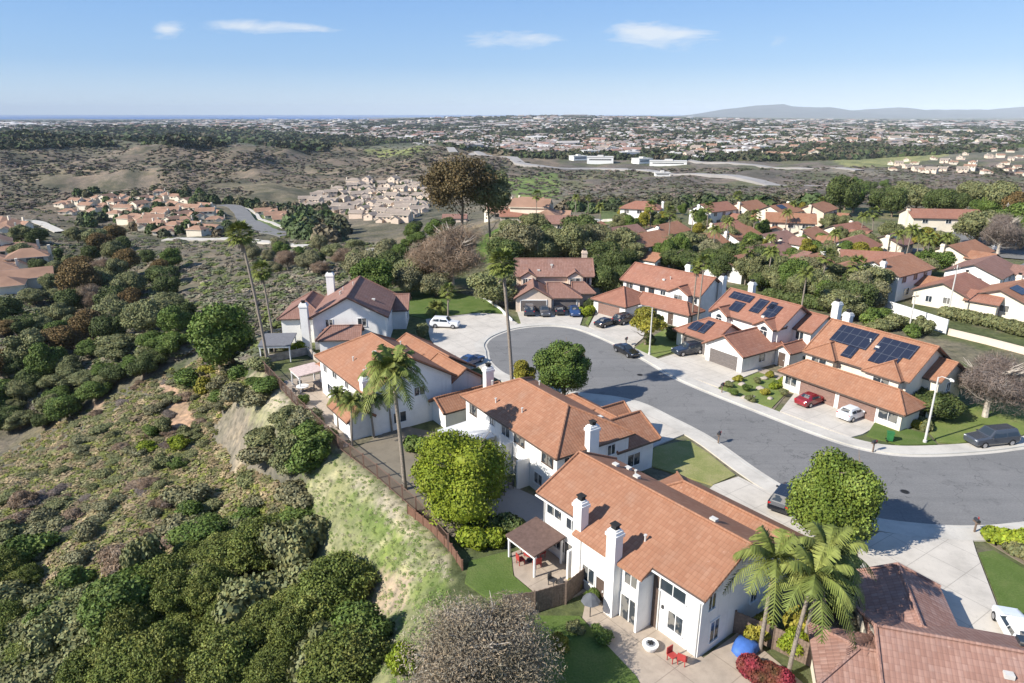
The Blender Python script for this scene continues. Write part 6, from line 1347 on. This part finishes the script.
for i, (px_, py_) in enumerate([(640,375),(905,492)]):
    x, y = g(px_, py_); o = empty('manhole_cover', (x, y, .022), 0, label=['manhole cover in the asphalt at the mouth of the cul-de-sac','manhole cover in the wide part of the road at right'][i], cat='manhole cover'); m = MB(); m.tube([(0,0,0),(0,0,.008)], .42, 20); m.build('frame', M_metal, o); m = MB(); m.tube([(0,0,.009),(0,0,.014)], .34, 20); m.build('lid', M_rubber, o)
def lighting():
    w = bpy.data.worlds.new('World'); scene.world = w; w.use_nodes = True; nt = w.node_tree; n = nt.nodes; l = nt.links
    bg = n['Background']; bg.inputs[1].default_value = .10
    sky = n.new('ShaderNodeTexSky'); sky.sky_type = 'NISHITA'; sky.sun_disc = False; sky.sun_elevation = R(36); sky.sun_rotation = R(244)
    sky.altitude = 100; sky.air_density = 1.0; sky.dust_density = .3; sky.ozone_density = 1.5
    def N_(t, **kw):
        q = n.new(t)
        for k, v in kw.items(): setattr(q, k, v)
        return q
    def MA(op, a, b=0.0):
        q = N_('ShaderNodeMath', operation=op)
        for i, v in ((0, a), (1, b)):
            if hasattr(v, 'is_output'): l.new(v, q.inputs[i])
            else: q.inputs[i].default_value = v
        return q.outputs[0]
    tc = n.new('ShaderNodeTexCoord'); sp = n.new('ShaderNodeSeparateXYZ'); l.new(tc.outputs['Generated'], sp.inputs[0])
    x, y, z = sp.outputs; hyp = MA('SQRT', MA('ADD', MA('MULTIPLY', x, x), MA('MULTIPLY', y, y))); el = MA('DIVIDE', z, hyp); az = MA('ARCTAN2', x, y)
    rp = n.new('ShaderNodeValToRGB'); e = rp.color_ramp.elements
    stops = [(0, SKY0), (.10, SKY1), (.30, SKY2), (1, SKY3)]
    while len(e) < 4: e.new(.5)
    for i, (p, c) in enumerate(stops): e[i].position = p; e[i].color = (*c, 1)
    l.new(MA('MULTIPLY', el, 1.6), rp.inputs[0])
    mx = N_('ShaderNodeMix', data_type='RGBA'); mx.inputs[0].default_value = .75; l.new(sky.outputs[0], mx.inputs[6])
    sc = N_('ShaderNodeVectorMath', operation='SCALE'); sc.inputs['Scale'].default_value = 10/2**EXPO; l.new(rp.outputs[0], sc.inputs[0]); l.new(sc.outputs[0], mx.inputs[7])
    # thin clouds
    cb = n.new('ShaderNodeCombineXYZ'); l.new(MA('MULTIPLY', az, 14), cb.inputs[0]); l.new(MA('MULTIPLY', el, 60), cb.inputs[1])
    nz = n.new('ShaderNodeTexNoise'); nz.inputs['Scale'].default_value = 1.0; nz.inputs['Detail'].default_value = 7; nz.inputs['Roughness'].default_value = .62; nz.inputs['Distortion'].default_value = .6; l.new(cb.outputs[0], nz.inputs['Vector'])
    tot = None
    for px, py, wx, wy, k in [(167,30,13,8,.95),(250,27,36,7,.8),(315,28,26,6,.6),(112,28,22,8,.35),(512,40,46,9,.85),(665,36,50,12,.85),(625,29,26,7,.45),(778,43,14,6,.45),(400,60,200,14,.0)]:
        if k <= 0: continue
        u = (px-CX)/F_PX; v = (py-CY)/F_PX; d = (u, CS-v*SN, -SN-v*CS); a0 = math.atan2(d[0], d[1]); e0 = d[2]/math.hypot(d[0], d[1])
        g2 = MA('ADD', MA('POWER', MA('DIVIDE', MA('SUBTRACT', az, a0), wx/F_PX), 2), MA('POWER', MA('DIVIDE', MA('SUBTRACT', el, e0), wy/F_PX), 2))
        g1 = MA('MULTIPLY', MA('EXPONENT', MA('MULTIPLY', g2, -1)), k); tot = g1 if tot is None else MA('ADD', tot, g1)
    s_ = MA('SUBTRACT', MA('ADD', MA('MULTIPLY', nz.outputs['Fac'], 1.5), MA('MULTIPLY', tot, 1.0)), 1.12); mr = n.new('ShaderNodeMapRange'); l.new(s_, mr.inputs[0]); mr.inputs[2].default_value = .55
    f = MA('MULTIPLY', MA('MULTIPLY', mr.outputs[0], MA('MINIMUM', MA('MULTIPLY', tot, 2.5), 1.0)), .85)
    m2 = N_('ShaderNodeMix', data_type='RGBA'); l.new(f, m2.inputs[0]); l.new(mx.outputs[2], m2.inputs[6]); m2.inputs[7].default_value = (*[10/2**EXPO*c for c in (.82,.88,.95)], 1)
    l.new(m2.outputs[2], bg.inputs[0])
    s = bpy.data.objects.new('sun', bpy.data.lights.new('sun', 'SUN')); COL.objects.link(s); s.data.energy = SUN_E; s.data.angle = R(.53); s.data.color = (1, .95, .87)
    d = Vector((.90*math.cos(R(36)), .44*math.cos(R(36)), -math.sin(R(36)))).normalized(); s.rotation_euler = d.to_track_quat('-Z', 'Y').to_euler()
    scene.view_settings.view_transform = 'Standard'; scene.view_settings.look = 'None'; scene.view_settings.exposure = EXPO; scene.view_settings.gamma = 1
EXPO = .68; SUN_E = 4.8
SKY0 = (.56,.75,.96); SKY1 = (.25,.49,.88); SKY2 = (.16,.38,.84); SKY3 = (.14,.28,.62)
def haze():
    b = MB(); b.box(-45000, 45000, -300, 40000, -130, 420); m = bpy.data.materials.new('haze_air'); m.use_nodes = True; n = m.node_tree.nodes
    for q in list(n): n.remove(q)
    out = n.new('ShaderNodeOutputMaterial'); v = n.new('ShaderNodeVolumePrincipled'); v.inputs['Color'].default_value = (.80,.90,1,1); v.inputs['Density'].default_value = 3.2e-5; v.inputs['Anisotropy'].default_value = -.25
    m.node_tree.links.new(v.outputs[0], out.inputs['Volume']); tag(b.build('haze', m), 'faint blue air haze over the distant country', 'haze', kind='stuff')
haze()
flush(); lighting()
